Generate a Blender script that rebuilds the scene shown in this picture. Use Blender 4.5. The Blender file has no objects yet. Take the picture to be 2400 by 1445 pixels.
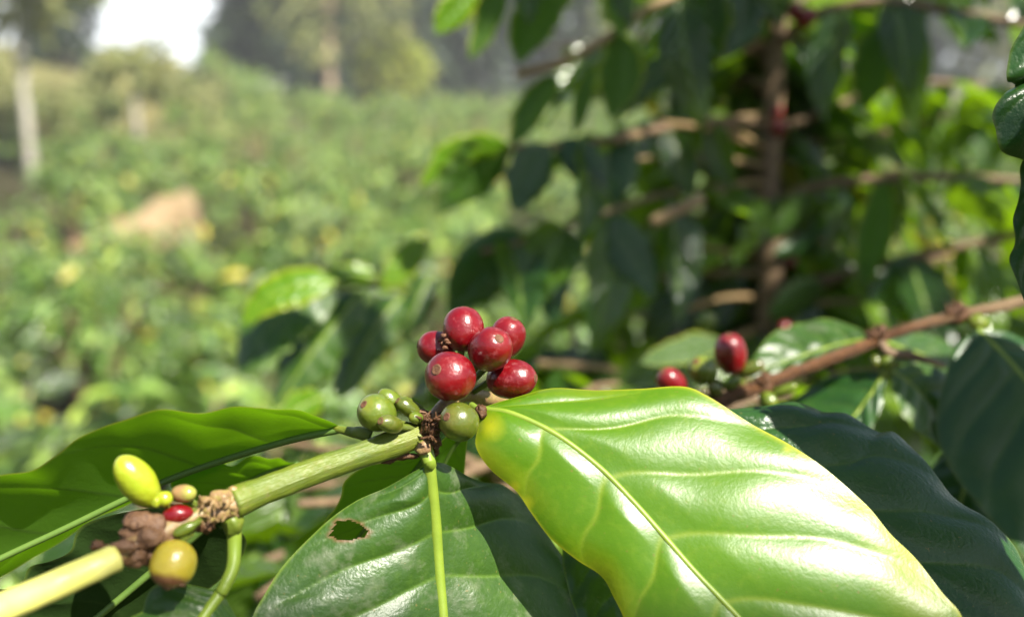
import bpy, bmesh, math, random
import numpy as np
from mathutils import Vector, Matrix, noise

random.seed(7); rng = np.random.default_rng(7)
SC = bpy.context.scene
COL = SC.collection

# ---------------------------------------------------------------- camera
PITCH = math.radians(13.0)
FOC = 262.0                                   # mm to the focused red cherries
CAM = np.array([0.0, 0.0, 1.55])
RX = np.array([1.0, 0.0, 0.0])
UP = np.array([0.0, math.sin(PITCH), math.cos(PITCH)])
BACK = np.array([0.0, -math.cos(PITCH), math.sin(PITCH)])
KPX = 36.0 / 35.0 / 2400.0
cd = bpy.data.cameras.new("camera"); cam = bpy.data.objects.new("camera", cd); COL.objects.link(cam)
cam.location = CAM; cam.rotation_euler = (math.pi / 2 - PITCH, 0, 0)
cd.lens = 35.0; cd.sensor_width = 36.0; cd.sensor_fit = 'HORIZONTAL'
cd.clip_start = 0.01; cd.clip_end = 3000
cd.dof.use_dof = True; cd.dof.focus_distance = FOC / 1000.0
cd.dof.aperture_fstop = 6.3; cd.dof.aperture_blades = 0
SC.camera = cam

# ---------------------------------------------------------------- sky, sun, exposure
s = RX * 0.42 + UP * 0.67 + BACK * 0.62
SUN = s / np.linalg.norm(s)
W = bpy.data.worlds.new("World"); SC.world = W; W.use_nodes = True
wn = W.node_tree.nodes; wl = W.node_tree.links
sky = wn.new("ShaderNodeTexSky"); sky.sky_type = 'NISHITA'; sky.sun_disc = False
sky.sun_elevation = math.asin(SUN[2]); sky.sun_rotation = math.atan2(SUN[0], SUN[1])
sky.air_density = 1.2; sky.dust_density = 1.2; sky.ozone_density = 1.0
# sunlit white cloud bank low over the far side of the field, open blue sky above
tc = wn.new("ShaderNodeTexCoord"); sp = wn.new("ShaderNodeSeparateXYZ"); wl.new(tc.outputs['Generated'], sp.inputs[0])
cn = wn.new("ShaderNodeTexNoise"); cn.inputs['Scale'].default_value = 3.0; cn.inputs['Detail'].default_value = 6.0; wl.new(tc.outputs['Generated'], cn.inputs['Vector'])
ml = wn.new("ShaderNodeMath"); ml.operation = 'MULTIPLY_ADD'; wl.new(cn.outputs['Fac'], ml.inputs[0]); ml.inputs[1].default_value = -0.35; wl.new(sp.outputs[2], ml.inputs[2])
mr = wn.new("ShaderNodeMapRange"); wl.new(ml.outputs[0], mr.inputs[0])
for i_, v_ in ((1, -.005), (2, -.07), (3, 0.0), (4, 1.0)): mr.inputs[i_].default_value = v_
fy = wn.new("ShaderNodeMapRange"); wl.new(sp.outputs[1], fy.inputs[0])      # the bank stands on the field side only
for i_, v_ in ((1, .2), (2, .7), (3, 0.0), (4, 1.0)): fy.inputs[i_].default_value = v_
mf = wn.new("ShaderNodeMath"); mf.operation = 'MULTIPLY'; wl.new(mr.outputs[0], mf.inputs[0]); wl.new(fy.outputs[0], mf.inputs[1])
cm = wn.new("ShaderNodeMix"); cm.data_type = 'RGBA'; wl.new(mf.outputs[0], cm.inputs[0]); wl.new(sky.outputs[0], cm.inputs[6]); cm.inputs[7].default_value = (15, 16, 16.5, 1)
wl.new(cm.outputs[2], wn["Background"].inputs[0]); wn["Background"].inputs[1].default_value = 0.05
sd = bpy.data.lights.new("sun", 'SUN'); so = bpy.data.objects.new("sun", sd); COL.objects.link(so)
sd.energy = 5.0; sd.angle = math.radians(0.53); sd.color = (1.0, 0.94, 0.84)
so.rotation_euler = Vector(SUN).to_track_quat('Z', 'Y').to_euler()
SC.view_settings.view_transform = 'Standard'; SC.view_settings.look = 'None'
SC.view_settings.gamma = 1.0; SC.view_settings.exposure = 1.52
SC.cycles.use_denoising = True
SC.cycles.max_bounces = 8; SC.cycles.diffuse_bounces = 2; SC.cycles.transmission_bounces = 5
SC.cycles.volume_bounces = 0; SC.cycles.sample_clamp_indirect = 6.0
SC.cycles.caustics_reflective = False; SC.cycles.caustics_refractive = False

# ---------------------------------------------------------------- helpers
def P(px, py, d):                       # photo pixel + depth (mm along the view axis) -> world point
    d = d / 1000.0
    return CAM + RX * ((px - 1200) * KPX * d) - UP * ((py - 722.5) * KPX * d) - BACK * d
def PXD(w):
    d = -((w - CAM) @ BACK); a, b = PX(w[None]); return float(a[0]), float(b[0]), float(d * 1000)
def sunward(px, py, d, L): return PXD(P(px, py, d) + SUN * L / 1000.0)      # the point L mm nearer the sun
def mm(px, d): return px * KPX * d / 1000.0      # a length of px pixels at depth d, in metres
def PX(w):                                       # world (n,3) -> photo pixels
    q = np.asarray(w) - CAM
    d = -(q @ BACK); return 1200 + (q @ RX) / (KPX * d), 722.5 - (q @ UP) / (KPX * d)
def cdir(x, y, z):
    v = RX * x + UP * y + BACK * z; return v / np.linalg.norm(v)

def mesh(name, v, f, mat, parent=None, smooth=True, attrs=None, uv=None):
    me = bpy.data.meshes.new(name)
    me.from_pydata([tuple(map(float, p)) for p in v], [], [tuple(map(int, q)) for q in f])
    if smooth: me.polygons.foreach_set('use_smooth', [True] * len(me.polygons))
    for k, a in (attrs or {}).items():
        at = me.attributes.new(k, 'FLOAT', 'POINT'); at.data.foreach_set('value', np.asarray(a, np.float32))
    if uv is not None:
        ul = me.uv_layers.new(name="UVMap")
        li = np.zeros(len(me.loops), np.int32); me.loops.foreach_get('vertex_index', li)
        ul.data.foreach_set('uv', np.asarray(uv, np.float32)[li].ravel())
    for m in (mat if isinstance(mat, list) else [mat]): me.materials.append(m)
    o = bpy.data.objects.new(name, me); COL.objects.link(o)
    if parent is not None: attach(o, parent)
    return o
def thing(name, label, cat, loc=(0, 0, 0), group=None):
    o = bpy.data.objects.new(name, None); COL.objects.link(o); o.empty_display_size = 0.02
    o.location = tuple(map(float, loc)); tag(o, label, cat, group); return o
def tag(o, label=None, cat=None, group=None, kind=None):
    if label: o['label'] = label
    if cat: o['category'] = cat
    if group: o['group'] = group
    if kind: o['kind'] = kind
    return o
def attach(o, parent):                            # keep world coordinates; only the Empties are ever moved
    o.parent = parent
    if parent.type == 'EMPTY': o.matrix_parent_inverse = Matrix.Translation(parent.location).inverted()

def crv(pts, n):                                  # Catmull-Rom through world points, n samples by arc length
    p = np.array([P(*q) for q in pts]) if len(pts[0]) == 3 and not isinstance(pts, np.ndarray) else np.asarray(pts, float)
    if len(p) == 2: p = np.array([p[0], (p[0] + p[1]) / 2, p[1]])
    e = np.vstack([2 * p[0] - p[1], p, 2 * p[-1] - p[-2]])
    out = []
    for i in range(1, len(e) - 2):
        p0, p1, p2, p3 = e[i - 1], e[i], e[i + 1], e[i + 2]
        for t in np.linspace(0, 1, 14, endpoint=False):
            out.append(0.5 * (2 * p1 + (p2 - p0) * t + (2 * p0 - 5 * p1 + 4 * p2 - p3) * t * t + (3 * p1 - p0 - 3 * p2 + p3) * t ** 3))
    out.append(p[-1]); out = np.array(out)
    L = np.r_[0, np.cumsum(np.linalg.norm(np.diff(out, axis=0), axis=1))]
    u = np.linspace(0, L[-1], n)
    return np.stack([np.interp(u, L, out[:, k]) for k in range(3)], 1)

def tube(c, r, seg=12, cap=True, lump=0.0, freq=300.0):      # c (n,3) centreline, r radii
    n = len(c); r = np.broadcast_to(np.asarray(r, float), (n,)) if np.ndim(r) == 0 else np.interp(np.linspace(0, 1, n), np.linspace(0, 1, len(r)), r)
    t = np.gradient(c, axis=0); t /= np.linalg.norm(t, axis=1)[:, None] + 1e-12
    a = np.cross(t[0], [0.3, 0.2, 0.9]); a /= np.linalg.norm(a); V = []; F = []; U = []
    for i in range(n):
        a = a - t[i] * (a @ t[i]); a /= np.linalg.norm(a); b = np.cross(t[i], a)
        for k in range(seg):
            th = 2 * math.pi * k / seg; dirv = a * math.cos(th) + b * math.sin(th)
            q = c[i] + dirv * r[i]
            if lump: q = q + dirv * r[i] * lump * noise.noise(Vector(q * freq))
            V.append(q); U.append((i / (n - 1), k / seg))
    for i in range(n - 1):
        for k in range(seg):
            k2 = (k + 1) % seg
            F.append((i * seg + k, i * seg + k2, (i + 1) * seg + k2, (i + 1) * seg + k))
    if cap:
        F.append(tuple(range(seg - 1, -1, -1))); F.append(tuple((n - 1) * seg + k for k in range(seg)))
    return np.array(V), F, np.array(U)
def join(parts):
    V = []; F = []; U = []; o = 0
    for v, f, u in parts:
        V.append(v); U.append(u if u is not None else np.zeros((len(v), 2))); F += [tuple(i + o for i in q) for q in f]; o += len(v)
    return np.vstack(V), F, np.vstack(U)

# ---------------------------------------------------------------- materials
def nmat(name):
    m = bpy.data.materials.new(name); m.use_nodes = True
    nt = m.node_tree; nt.nodes.clear()
    return m, nt, nt.nodes, nt.links
def node(nt, typ, **kw):
    n = nt.nodes.new(typ)
    for k, v in kw.items():
        if k.startswith('i_'): n.inputs[k[2:].replace('_', ' ')].default_value = v
        else: setattr(n, k, v)
    return n
def mixc(nt, fac, a, b):
    n = nt.nodes.new("ShaderNodeMix"); n.data_type = 'RGBA'
    for i, x in ((0, fac), (6, a), (7, b)):
        if hasattr(x, 'links') or hasattr(x, 'is_linked'): nt.links.new(x, n.inputs[i])
        else: n.inputs[i].default_value = x if i == 0 else (*x, 1) if len(x) == 3 else x
    return n.outputs[2]
def mth(nt, op, a, b=0.0, c=0.0):
    n = nt.nodes.new("ShaderNodeMath"); n.operation = op
    for i, x in enumerate((a, b, c)):
        if hasattr(x, 'is_linked'): nt.links.new(x, n.inputs[i])
        else: n.inputs[i].default_value = x
    return n.outputs[0]
def ramp(nt, x, lo, hi, a=0.0, b=1.0):
    n = nt.nodes.new("ShaderNodeMapRange"); n.clamp = True
    nt.links.new(x, n.inputs[0])
    for i, v in ((1, lo), (2, hi), (3, a), (4, b)): n.inputs[i].default_value = v
    return n.outputs[0]
def tnoise(nt, scale, detail=3.0, rough=0.55, coord='Object', stretch=None):
    tc = nt.nodes.new("ShaderNodeTexCoord"); out = tc.outputs[coord]
    if stretch:
        mp = nt.nodes.new("ShaderNodeMapping"); mp.inputs['Scale'].default_value = stretch
        nt.links.new(out, mp.inputs[0]); out = mp.outputs[0]
    n = node(nt, "ShaderNodeTexNoise"); n.inputs['Scale'].default_value = scale
    n.inputs['Detail'].default_value = detail; n.inputs['Roughness'].default_value = rough
    nt.links.new(out, n.inputs['Vector']); return n.outputs['Fac']

def leaf_mat(name, base, dark, vein, edge, under, trans, tcol, rough=0.32, bump=0.25, spec=0.5, dusty=0.0):
    m, nt, N, L = nmat(name)
    at = lambda k: node(nt, "ShaderNodeAttribute", attribute_name=k).outputs['Fac']
    n1 = tnoise(nt, 45, 4); n2 = tnoise(nt, 420, 3)
    col = mixc(nt, ramp(nt, n1, .35, .68), base, dark)
    col = mixc(nt, mth(nt, 'MULTIPLY', ramp(nt, n2, .5, .75), .25), col, vein)
    col = mixc(nt, at('yellow'), col, edge)
    col = mixc(nt, mth(nt, 'MULTIPLY', at('vein'), .8), col, vein)
    col = mixc(nt, at('edge'), col, edge)
    col = mixc(nt, at('scar'), col, (.16, .07, .03))
    col = mixc(nt, mth(nt, 'MULTIPLY', ramp(nt, tnoise(nt, 760, 2, .5), .70, .74), .55), col, (.17, .13, .03))
    if dusty:
        col = mixc(nt, mth(nt, 'MULTIPLY', ramp(nt, tnoise(nt, 120, 6, .7), .52, .7), dusty), col, (.4, .38, .3))
    geo = node(nt, "ShaderNodeNewGeometry")
    ucol = mixc(nt, mth(nt, 'MULTIPLY', at('vein'), .6), under, vein); ucol = mixc(nt, at('edge'), ucol, edge)
    col2 = mixc(nt, geo.outputs['Backfacing'], col, ucol)
    b1 = node(nt, "ShaderNodeBump"); b1.inputs['Strength'].default_value = bump; b1.inputs['Distance'].default_value = .0006
    hsum = mth(nt, 'ADD', tnoise(nt, 650, 3), mth(nt, 'MULTIPLY', tnoise(nt, 1700, 2), .35))
    tc0 = node(nt, "ShaderNodeTexCoord"); vo = node(nt, "ShaderNodeTexVoronoi", feature='DISTANCE_TO_EDGE'); vo.inputs['Scale'].default_value = 430     # fine vein network
    L.new(tc0.outputs['Object'], vo.inputs['Vector']); hsum = mth(nt, 'ADD', hsum, mth(nt, 'MULTIPLY', ramp(nt, vo.outputs['Distance'], 0, .2), .16))
    L.new(hsum, b1.inputs['Height'])
    p = node(nt, "ShaderNodeBsdfPrincipled"); L.new(col2, p.inputs['Base Color'])
    rg = mth(nt, 'ADD', mth(nt, 'MULTIPLY', geo.outputs['Backfacing'], .22), mth(nt, 'ADD', rough - .05, mth(nt, 'MULTIPLY', tnoise(nt, 90, 4), .12)))
    L.new(rg, p.inputs['Roughness']); p.inputs['Specular IOR Level'].default_value = spec
    L.new(b1.outputs[0], p.inputs['Normal'])
    t = node(nt, "ShaderNodeBsdfTranslucent")
    tc = mixc(nt, mth(nt, 'MULTIPLY', at('vein'), .5), tcol, vein); tc = mixc(nt, at('edge'), tc, edge); tc = mixc(nt, at('yellow'), tc, edge)
    L.new(tc, t.inputs[0])
    mx = node(nt, "ShaderNodeMixShader"); mx.inputs[0].default_value = trans
    L.new(p.outputs[0], mx.inputs[1]); L.new(t.outputs[0], mx.inputs[2])
    o = node(nt, "ShaderNodeOutputMaterial"); L.new(mx.outputs[0], o.inputs[0]); return m

def far_leaf_mat(name, c1, c2, c3, trans, tcol, rough=.38, spec=.5, yellow=.05, rib=(.2, .3, .06)):
    m, nt, N, L = nmat(name)
    t1 = node(nt, "ShaderNodeAttribute", attribute_name='tint').outputs['Fac']
    oi = node(nt, "ShaderNodeObjectInfo").outputs['Random']
    r = mth(nt, 'FRACT', mth(nt, 'ADD', t1, oi))
    col = mixc(nt, ramp(nt, r, .0, .55), c1, c2); col = mixc(nt, ramp(nt, r, .55, .95), col, c3)
    isy = mth(nt, 'GREATER_THAN', r, 1.0 - yellow); col = mixc(nt, isy, col, (.5, .42, .04))
    uv = node(nt, "ShaderNodeUVMap", uv_map='UVMap'); sx = node(nt, "ShaderNodeSeparateXYZ"); L.new(uv.outputs[0], sx.inputs[0])
    av = mth(nt, 'ABSOLUTE', mth(nt, 'SUBTRACT', sx.outputs[1], .5))
    col = mixc(nt, ramp(nt, av, .05, .02, 0, .7), col, rib)
    geo = node(nt, "ShaderNodeNewGeometry")
    col = mixc(nt, mth(nt, 'MULTIPLY', geo.outputs['Backfacing'], .45), col, tuple(min(1, x * 1.5 + .02) for x in c2))
    b1 = node(nt, "ShaderNodeBump"); b1.inputs['Strength'].default_value = .5; b1.inputs['Distance'].default_value = .003
    wv = mth(nt, 'SINE', mth(nt, 'MULTIPLY', mth(nt, 'SUBTRACT', sx.outputs[0], mth(nt, 'MULTIPLY', av, .5)), 50.0))
    L.new(wv, b1.inputs['Height'])
    p = node(nt, "ShaderNodeBsdfPrincipled"); L.new(col, p.inputs['Base Color']); L.new(b1.outputs[0], p.inputs['Normal'])
    p.inputs['Roughness'].default_value = rough; p.inputs['Specular IOR Level'].default_value = spec
    t = node(nt, "ShaderNodeBsdfTranslucent"); L.new(mixc(nt, isy, tcol, (.6, .5, .03)), t.inputs[0])
    mx = node(nt, "ShaderNodeMixShader"); mx.inputs[0].default_value = trans
    L.new(p.outputs[0], mx.inputs[1]); L.new(t.outputs[0], mx.inputs[2])
    o = node(nt, "ShaderNodeOutputMaterial"); L.new(mx.outputs[0], o.inputs[0]); return m

def solid_mat(name, c1, c2, scale=200, rough=.6, bump=.3, bdist=.0005, stretch=None, spec=.4, sss=0.0, lo=.35, hi=.68, c3=None, coat=0.0, ends=None, ridge=0.0):
    m, nt, N, L = nmat(name)
    n1 = tnoise(nt, scale, 5, .6, stretch=stretch)
    col = mixc(nt, ramp(nt, n1, lo, hi), c1, c2)
    if c3: col = mixc(nt, ramp(nt, tnoise(nt, scale * 3.1, 4, .6), .55, .72), col, c3)
    if ends:                                     # pigment changing along the length (uv.x)
        uv = node(nt, "ShaderNodeUVMap", uv_map='UVMap'); sx = node(nt, "ShaderNodeSeparateXYZ"); L.new(uv.outputs[0], sx.inputs[0])
        col = mixc(nt, mth(nt, 'MULTIPLY', ramp(nt, sx.outputs[0], ends[0], ends[1]), ends[2]), col, ends[3])
    b = node(nt, "ShaderNodeBump"); b.inputs['Strength'].default_value = bump; b.inputs['Distance'].default_value = bdist
    hh = tnoise(nt, scale * 2.3, 4, .6, stretch=stretch)
    if ridge:                                    # fine ridges running along the stem
        rn = tnoise(nt, 1.0, 3, .6, coord='UV', stretch=(5, 42, 1)); hh = mth(nt, 'ADD', hh, mth(nt, 'MULTIPLY', rn, ridge))
        col = mixc(nt, mth(nt, 'MULTIPLY', ramp(nt, rn, .52, .70), .5), col, c2)
        col = mixc(nt, mth(nt, 'MULTIPLY', ramp(nt, tnoise(nt, scale * 4.2, 3, .6), .66, .72), .4), col, (.11, .07, .03))
    L.new(hh, b.inputs['Height'])
    p = node(nt, "ShaderNodeBsdfPrincipled"); L.new(col, p.inputs['Base Color']); L.new(b.outputs[0], p.inputs['Normal'])
    p.inputs['Roughness'].default_value = rough; p.inputs['Specular IOR Level'].default_value = spec
    if sss:
        p.inputs['Subsurface Weight'].default_value = sss; p.inputs['Subsurface Radius'].default_value = (1, .5, .2); p.inputs['Subsurface Scale'].default_value = .0025
    if coat: p.inputs['Coat Weight'].default_value = coat; p.inputs['Coat Roughness'].default_value = .22
    o = node(nt, "ShaderNodeOutputMaterial"); L.new(p.outputs[0], o.inputs[0]); return m

def cherry_mat(name, c1, c2, bloom, mottlec, tip, tipc, rough=.3, sss=.1, tlo=.75, thi=.97):
    m, nt, N, L = nmat(name)
    tc = node(nt, "ShaderNodeTexCoord"); oi = node(nt, "ShaderNodeObjectInfo")
    ad = node(nt, "ShaderNodeVectorMath", operation='ADD'); L.new(tc.outputs['Object'], ad.inputs[0]); L.new(oi.outputs['Random'], ad.inputs[1])
    def nz(sc, de=4, ro=.6):
        n = node(nt, "ShaderNodeTexNoise"); n.inputs['Scale'].default_value = sc; n.inputs['Detail'].default_value = de; n.inputs['Roughness'].default_value = ro
        L.new(ad.outputs[0], n.inputs['Vector']); return n.outputs['Fac']
    col = mixc(nt, ramp(nt, nz(170), .3, .7), c1, c2)
    ax = node(nt, "ShaderNodeAttribute", attribute_name='axis').outputs['Fac']
    col = mixc(nt, mth(nt, 'MULTIPLY', ramp(nt, mth(nt, 'ADD', ax, mth(nt, 'MULTIPLY', mth(nt, 'SUBTRACT', nz(300), .5), .35)), tlo, thi), tip), col, tipc)
    col = mixc(nt, mth(nt, 'MULTIPLY', ramp(nt, nz(1100, 2, .5), .68, .74), .22), col, tipc)
    bl = mth(nt, 'MULTIPLY', ramp(nt, nz(330, 6, .7), .54, .68), bloom)  # pale mottling at random over the whole skin, rougher where pale
    col = mixc(nt, bl, col, mottlec)
    p = node(nt, "ShaderNodeBsdfPrincipled"); L.new(col, p.inputs['Base Color'])
    L.new(mth(nt, 'ADD', rough, mth(nt, 'MULTIPLY', bl, .5)), p.inputs['Roughness'])
    p.inputs['Subsurface Weight'].default_value = sss; p.inputs['Subsurface Radius'].default_value = (1, .35, .2); p.inputs['Subsurface Scale'].default_value = .002
    p.inputs['Coat Weight'].default_value = .4; p.inputs['Coat Roughness'].default_value = .26
    b = node(nt, "ShaderNodeBump"); b.inputs['Strength'].default_value = .42; b.inputs['Distance'].default_value = .0008
    L.new(mth(nt, 'ADD', nz(230, 3), mth(nt, 'MULTIPLY', nz(1300, 2), .12)), b.inputs['Height']); L.new(b.outputs[0], p.inputs['Normal']); L.new(b.outputs[0], p.inputs['Coat Normal'])
    o = node(nt, "ShaderNodeOutputMaterial"); L.new(p.outputs[0], o.inputs[0]); return m

YEL = (.42, .42, .03)
M = dict(
 young=leaf_mat("young_leaf", (.078, .178, .003), (.066, .158, .003), (.17, .25, .015), (.32, .34, .012), (.12, .2, .03), .30, (.22, .42, .006), rough=.335, bump=.10, spec=.42),
 mature=leaf_mat("mature_leaf", (.035, .085, .010), (.026, .066, .009), (.085, .16, .018), (.12, .19, .02), (.06, .11, .012), .25, (.10, .26, .006), rough=.37, bump=.25, dusty=.22),
 under=leaf_mat("underside_leaf", (.03, .085, .008), (.025, .07, .008), (.055, .10, .012), (.42, .46, .04), (.045, .105, .006), .44, (.18, .40, .003), rough=.36, bump=.2),
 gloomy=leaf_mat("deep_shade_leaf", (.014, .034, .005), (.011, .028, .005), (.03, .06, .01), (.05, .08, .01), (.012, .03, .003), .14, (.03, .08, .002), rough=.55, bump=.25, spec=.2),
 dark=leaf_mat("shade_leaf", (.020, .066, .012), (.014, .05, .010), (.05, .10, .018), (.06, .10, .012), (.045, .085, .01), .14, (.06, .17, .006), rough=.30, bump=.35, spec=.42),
 tree=far_leaf_mat("coffee_tree_leaf", (.012, .034, .006), (.018, .05, .008), (.13, .22, .012), .32, (.30, .54, .006), rough=.25, spec=.8, yellow=.03),
 bush=far_leaf_mat("coffee_bush_leaf", (.010, .030, .005), (.10, .21, .028), (.38, .50, .08), .13, (.30, .48, .04), rough=.34, spec=1.0, yellow=.04),
 olive=far_leaf_mat("olive_foliage", (.13, .16, .06), (.20, .22, .08), (.30, .28, .11), .25, (.28, .32, .07), rough=.6, spec=.3, yellow=.0),
 gloom=far_leaf_mat("dark_foliage", (.010, .022, .014), (.016, .032, .018), (.03, .048, .02), .12, (.03, .06, .02), rough=.6, spec=.3, yellow=.0),
 lime=far_leaf_mat("lime_foliage", (.18, .24, .04), (.28, .32, .05), (.38, .38, .05), .3, (.4, .45, .05), rough=.6, spec=.3, yellow=.0),
 rib=solid_mat("midrib", (.18, .25, .025), (.14, .21, .02), 150, .42, .15),
 ribdark=solid_mat("midrib_under", (.10, .17, .03), (.08, .15, .025), 150, .5, .2),
 green_stem=solid_mat("green_stem", (.125, .16, .014), (.085, .125, .012), 130, .42, .6, .0006, ridge=1.2, c3=(.14, .15, .025), ends=(.75, 1.0, .35, (.22, .22, .02))),
 pale_stem=solid_mat("pale_stem", (.66, .62, .20), (.58, .57, .10), 90, .30, .3, .0005, spec=.9, ridge=1.0),
 brown_stem=solid_mat("brown_stem", (.115, .046, .012), (.065, .026, .007), 220, .5, .9, .0011, ridge=1.0, c3=(.22, .095, .028), ends=(.42, .62, .8, (.22, .155, .08))),
 bark=solid_mat("coffee_bark", (.17, .11, .06), (.09, .055, .03), 120, .7, .6, .001, c3=(.28, .19, .10)),
 tan=solid_mat("tan_twig", (.26, .18, .085), (.18, .115, .05), 120, .6, .4, .0006),
 husk=solid_mat("dried_husk", (.12, .06, .03), (.20, .11, .055), 260, .55, .9, .0009, c3=(.06, .028, .016)),
 nodeb=solid_mat("brown_node", (.095, .04, .012), (.05, .021, .007), 500, .6, .9, .0006, c3=(.17, .08, .035)),
 nodet=solid_mat("tan_node", (.26, .18, .07), (.17, .09, .05), 260, .45, .6, .0006, c3=(.22, .21, .035)),
 scar=solid_mat("cherry_scar", (.085, .035, .015), (.15, .065, .03), 900, .7, .8, .0003),
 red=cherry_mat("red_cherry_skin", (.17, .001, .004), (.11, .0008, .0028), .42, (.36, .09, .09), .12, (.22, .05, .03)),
 green=cherry_mat("green_cherry_skin", (.105, .145, .010), (.08, .12, .010), .2, (.3, .34, .12), .3, (.3, .28, .03)),
 olive_c=cherry_mat("olive_cherry_skin", (.085, .10, .008), (.06, .085, .008), .15, (.26, .26, .1), .25, (.2, .15, .03)),
 yellow=cherry_mat("yellow_cherry_skin", (.31, .36, .015), (.25, .32, .012), .1, (.6, .5, .2), .0, (.3, .1, .05)),
 amber=cherry_mat("amber_cherry_skin", (.46, .37, .03), (.40, .31, .025), .1, (.6, .45, .2), .95, (.14, .05, .03), tlo=.45, thi=.72),
 pink=cherry_mat("pink_cherry_skin", (.30, .13, .08), (.24, .2, .05), .2, (.4, .25, .2), .8, (.26, .3, .04), tlo=.2, thi=.8),
)

# ---------------------------------------------------------------- detailed leaves
def sinu(n): return np.linspace(0, 1, n)
def leaf(parent, mid, ea, eb, mat, face=1, nu=150, nh=26, veins=7, off=0.0, slope=(.22, .22), bulge=1.0, arch=(0, 0), ripple=0.0,
         rib=(1.3, .4), ribmat='rib', petiole=None, hole=None, label=None, edgew=.03, yellow=0.0, sh=0.0, vw=.035, spots=(), seed=0):
    """Blade lofted from the midrib to its two margins; veins, quilting and ripples are real displacements."""
    m = crv(mid, nu); A = crv(ea, nu); B = crv(eb, nu)
    u = sinu(nu)[:, None]
    t = np.r_[-sinu(nh + 1)[::-1][:-1], sinu(nh + 1)][None, :]           # -1..1, 2nh+1 columns
    at = np.abs(t)
    E = np.where((t < 0)[..., None], A[:, None, :], B[:, None, :])
    S = m[:, None, :] * (1 - at)[..., None] + E * at[..., None]
    dU = np.gradient(S, axis=0); dT = np.gradient(S, axis=1); n = np.cross(dU, dT)
    n /= np.linalg.norm(n, axis=2)[..., None] + 1e-12
    c = n[nu // 3:2 * nu // 3].mean((0, 1)); cv = S.mean((0, 1)) - CAM
    if (c @ cv) > 0: n = -n                                            # n now towards the camera
    n = n * face                                                       # towards the upper side
    sl = np.where(t < 0, slope[0], slope[1])
    w = u - sl * at ** 1.25 + 0.006 * np.sin(9 * at + seed)
    ph = w * veins + off + np.where(t < 0, sh, 0.0)
    dist = np.abs(ph - np.round(ph))
    vein = np.exp(-(dist / (vw * (1.15 - .6 * at))) ** 2) * (1 - at ** 6) * (u > .02)
    q = np.sin(np.pi * np.mod(ph, 1.0)) ** .8
    wid = np.minimum(1, 5 * at) * (1 - at ** 5)
    full = np.clip(np.linalg.norm(A - B, axis=1)[:, None] / .03, 0, 1)
    D = bulge * .001 * q * wid * full
    D = D + .001 * full * np.where(t < 0, arch[0], arch[1]) * 4 * at * (1 - at)
    if ripple: D = D + ripple * .001 * full * at ** 3 * np.sin(u * 2 * math.pi * 6 + 2 * np.sign(t) + seed + 1.5 * np.sin(u * 11))
    nz = np.array([[noise.noise(Vector((S[i, j] * 55).tolist()) + Vector((seed * 3.1, 0, 0))) for j in range(S.shape[1])] for i in range(0, nu, 3)])
    nz = np.repeat(nz, 3, axis=0)[:nu]; k = np.array([1, 2, 3, 2, 1]) / 9.0
    nz = np.apply_along_axis(lambda z: np.convolve(np.pad(z, 2, 'edge'), k, 'valid'), 0, nz)
    D = D + .0006 * nz * full * np.minimum(1, 3 * at)
    S2 = S + n * D[..., None]
    nc = S.shape[1]
    idx = np.arange(nu * nc).reshape(nu, nc)
    f = np.stack([idx[:-1, :-1], idx[1:, :-1], idx[1:, 1:], idx[:-1, 1:]], -1).reshape(-1, 4)
    V = S2.reshape(-1, 3)
    fn = np.cross(V[f[:, 1]] - V[f[:, 0]], V[f[:, 2]] - V[f[:, 0]])
    if (fn * n.reshape(-1, 3)[f[:, 0]]).sum() < 0: f = f[:, ::-1]
    scar = np.zeros(len(V))
    if hole:
        hx, hy, hr, hs = hole; px, py = PX(V)
        ang = np.arctan2((py - hy) / hs, (px - hx) / hr)
        rr = np.hypot((px - hx) / hr, (py - hy) / hs) / (1 + .10 * np.sin(3 * ang + 1) + .05 * np.sin(5 * ang) + .05 * np.sin(9 * ang + 2) + .03 * np.sin(15 * ang))
        scar = np.clip(1.3 - rr, 0, 1) * 2.6; scar = np.clip(scar, 0, 1)
        f = f[rr[f].mean(1) > 1.0]
    edge = np.clip((at - (1 - edgew)) / edgew, 0, 1) * np.ones_like(u)
    yel = np.clip(np.array([[noise.noise(Vector((S[i, j] * 38).tolist())) for j in range(nc)] for i in range(0, nu, 5)]), -1, 1)
    yel = np.repeat(yel, 5, axis=0)[:nu]
    yl = yellow * np.clip((at - .62) * 2.4, 0, 1) * np.clip(.55 + yel * 2.2, 0, 1) if yellow else np.zeros_like(edge)
    if spots:                                     # yellow blemishes on the blade
        sx_, sy_ = PX(S2.reshape(-1, 3)); sx_ = sx_.reshape(nu, nc); sy_ = sy_.reshape(nu, nc)
        for qx, qy, qr in spots: yl = np.maximum(yl, np.clip(1.15 - np.hypot(sx_ - qx, sy_ - qy) / (qr * (1 + .7 * yel)), 0, 1) * .85)
    UV = np.stack([np.broadcast_to(u, (nu, nc)), np.broadcast_to(t * .5 + .5, (nu, nc))], -1).reshape(-1, 2)
    o = mesh('leaf', V, f, M[mat], parent, attrs=dict(vein=vein.ravel(), edge=edge.ravel(), yellow=yl.ravel(), scar=scar), uv=UV)
    if label: o['label'] = label
    if rib:
        c = S2[:, nh] - n[:, nh] * (.35 * rib[0] * .001)
        if petiole is not None:
            pc = crv(petiole, 24); c = np.vstack([pc[:-1], c]);
            fr = 23 / len(c)
            rad = np.r_[np.full(23, rib[0]) * np.linspace(1.25, 1.0, 23), np.linspace(rib[0], rib[1], nu)] * .001
        else: rad = np.linspace(rib[0], rib[1], nu) * .001
        v, ff, uu = tube(c, rad, 10)
        mesh('midrib', v, ff, M[ribmat], o, uv=uu)
    return o

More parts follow.
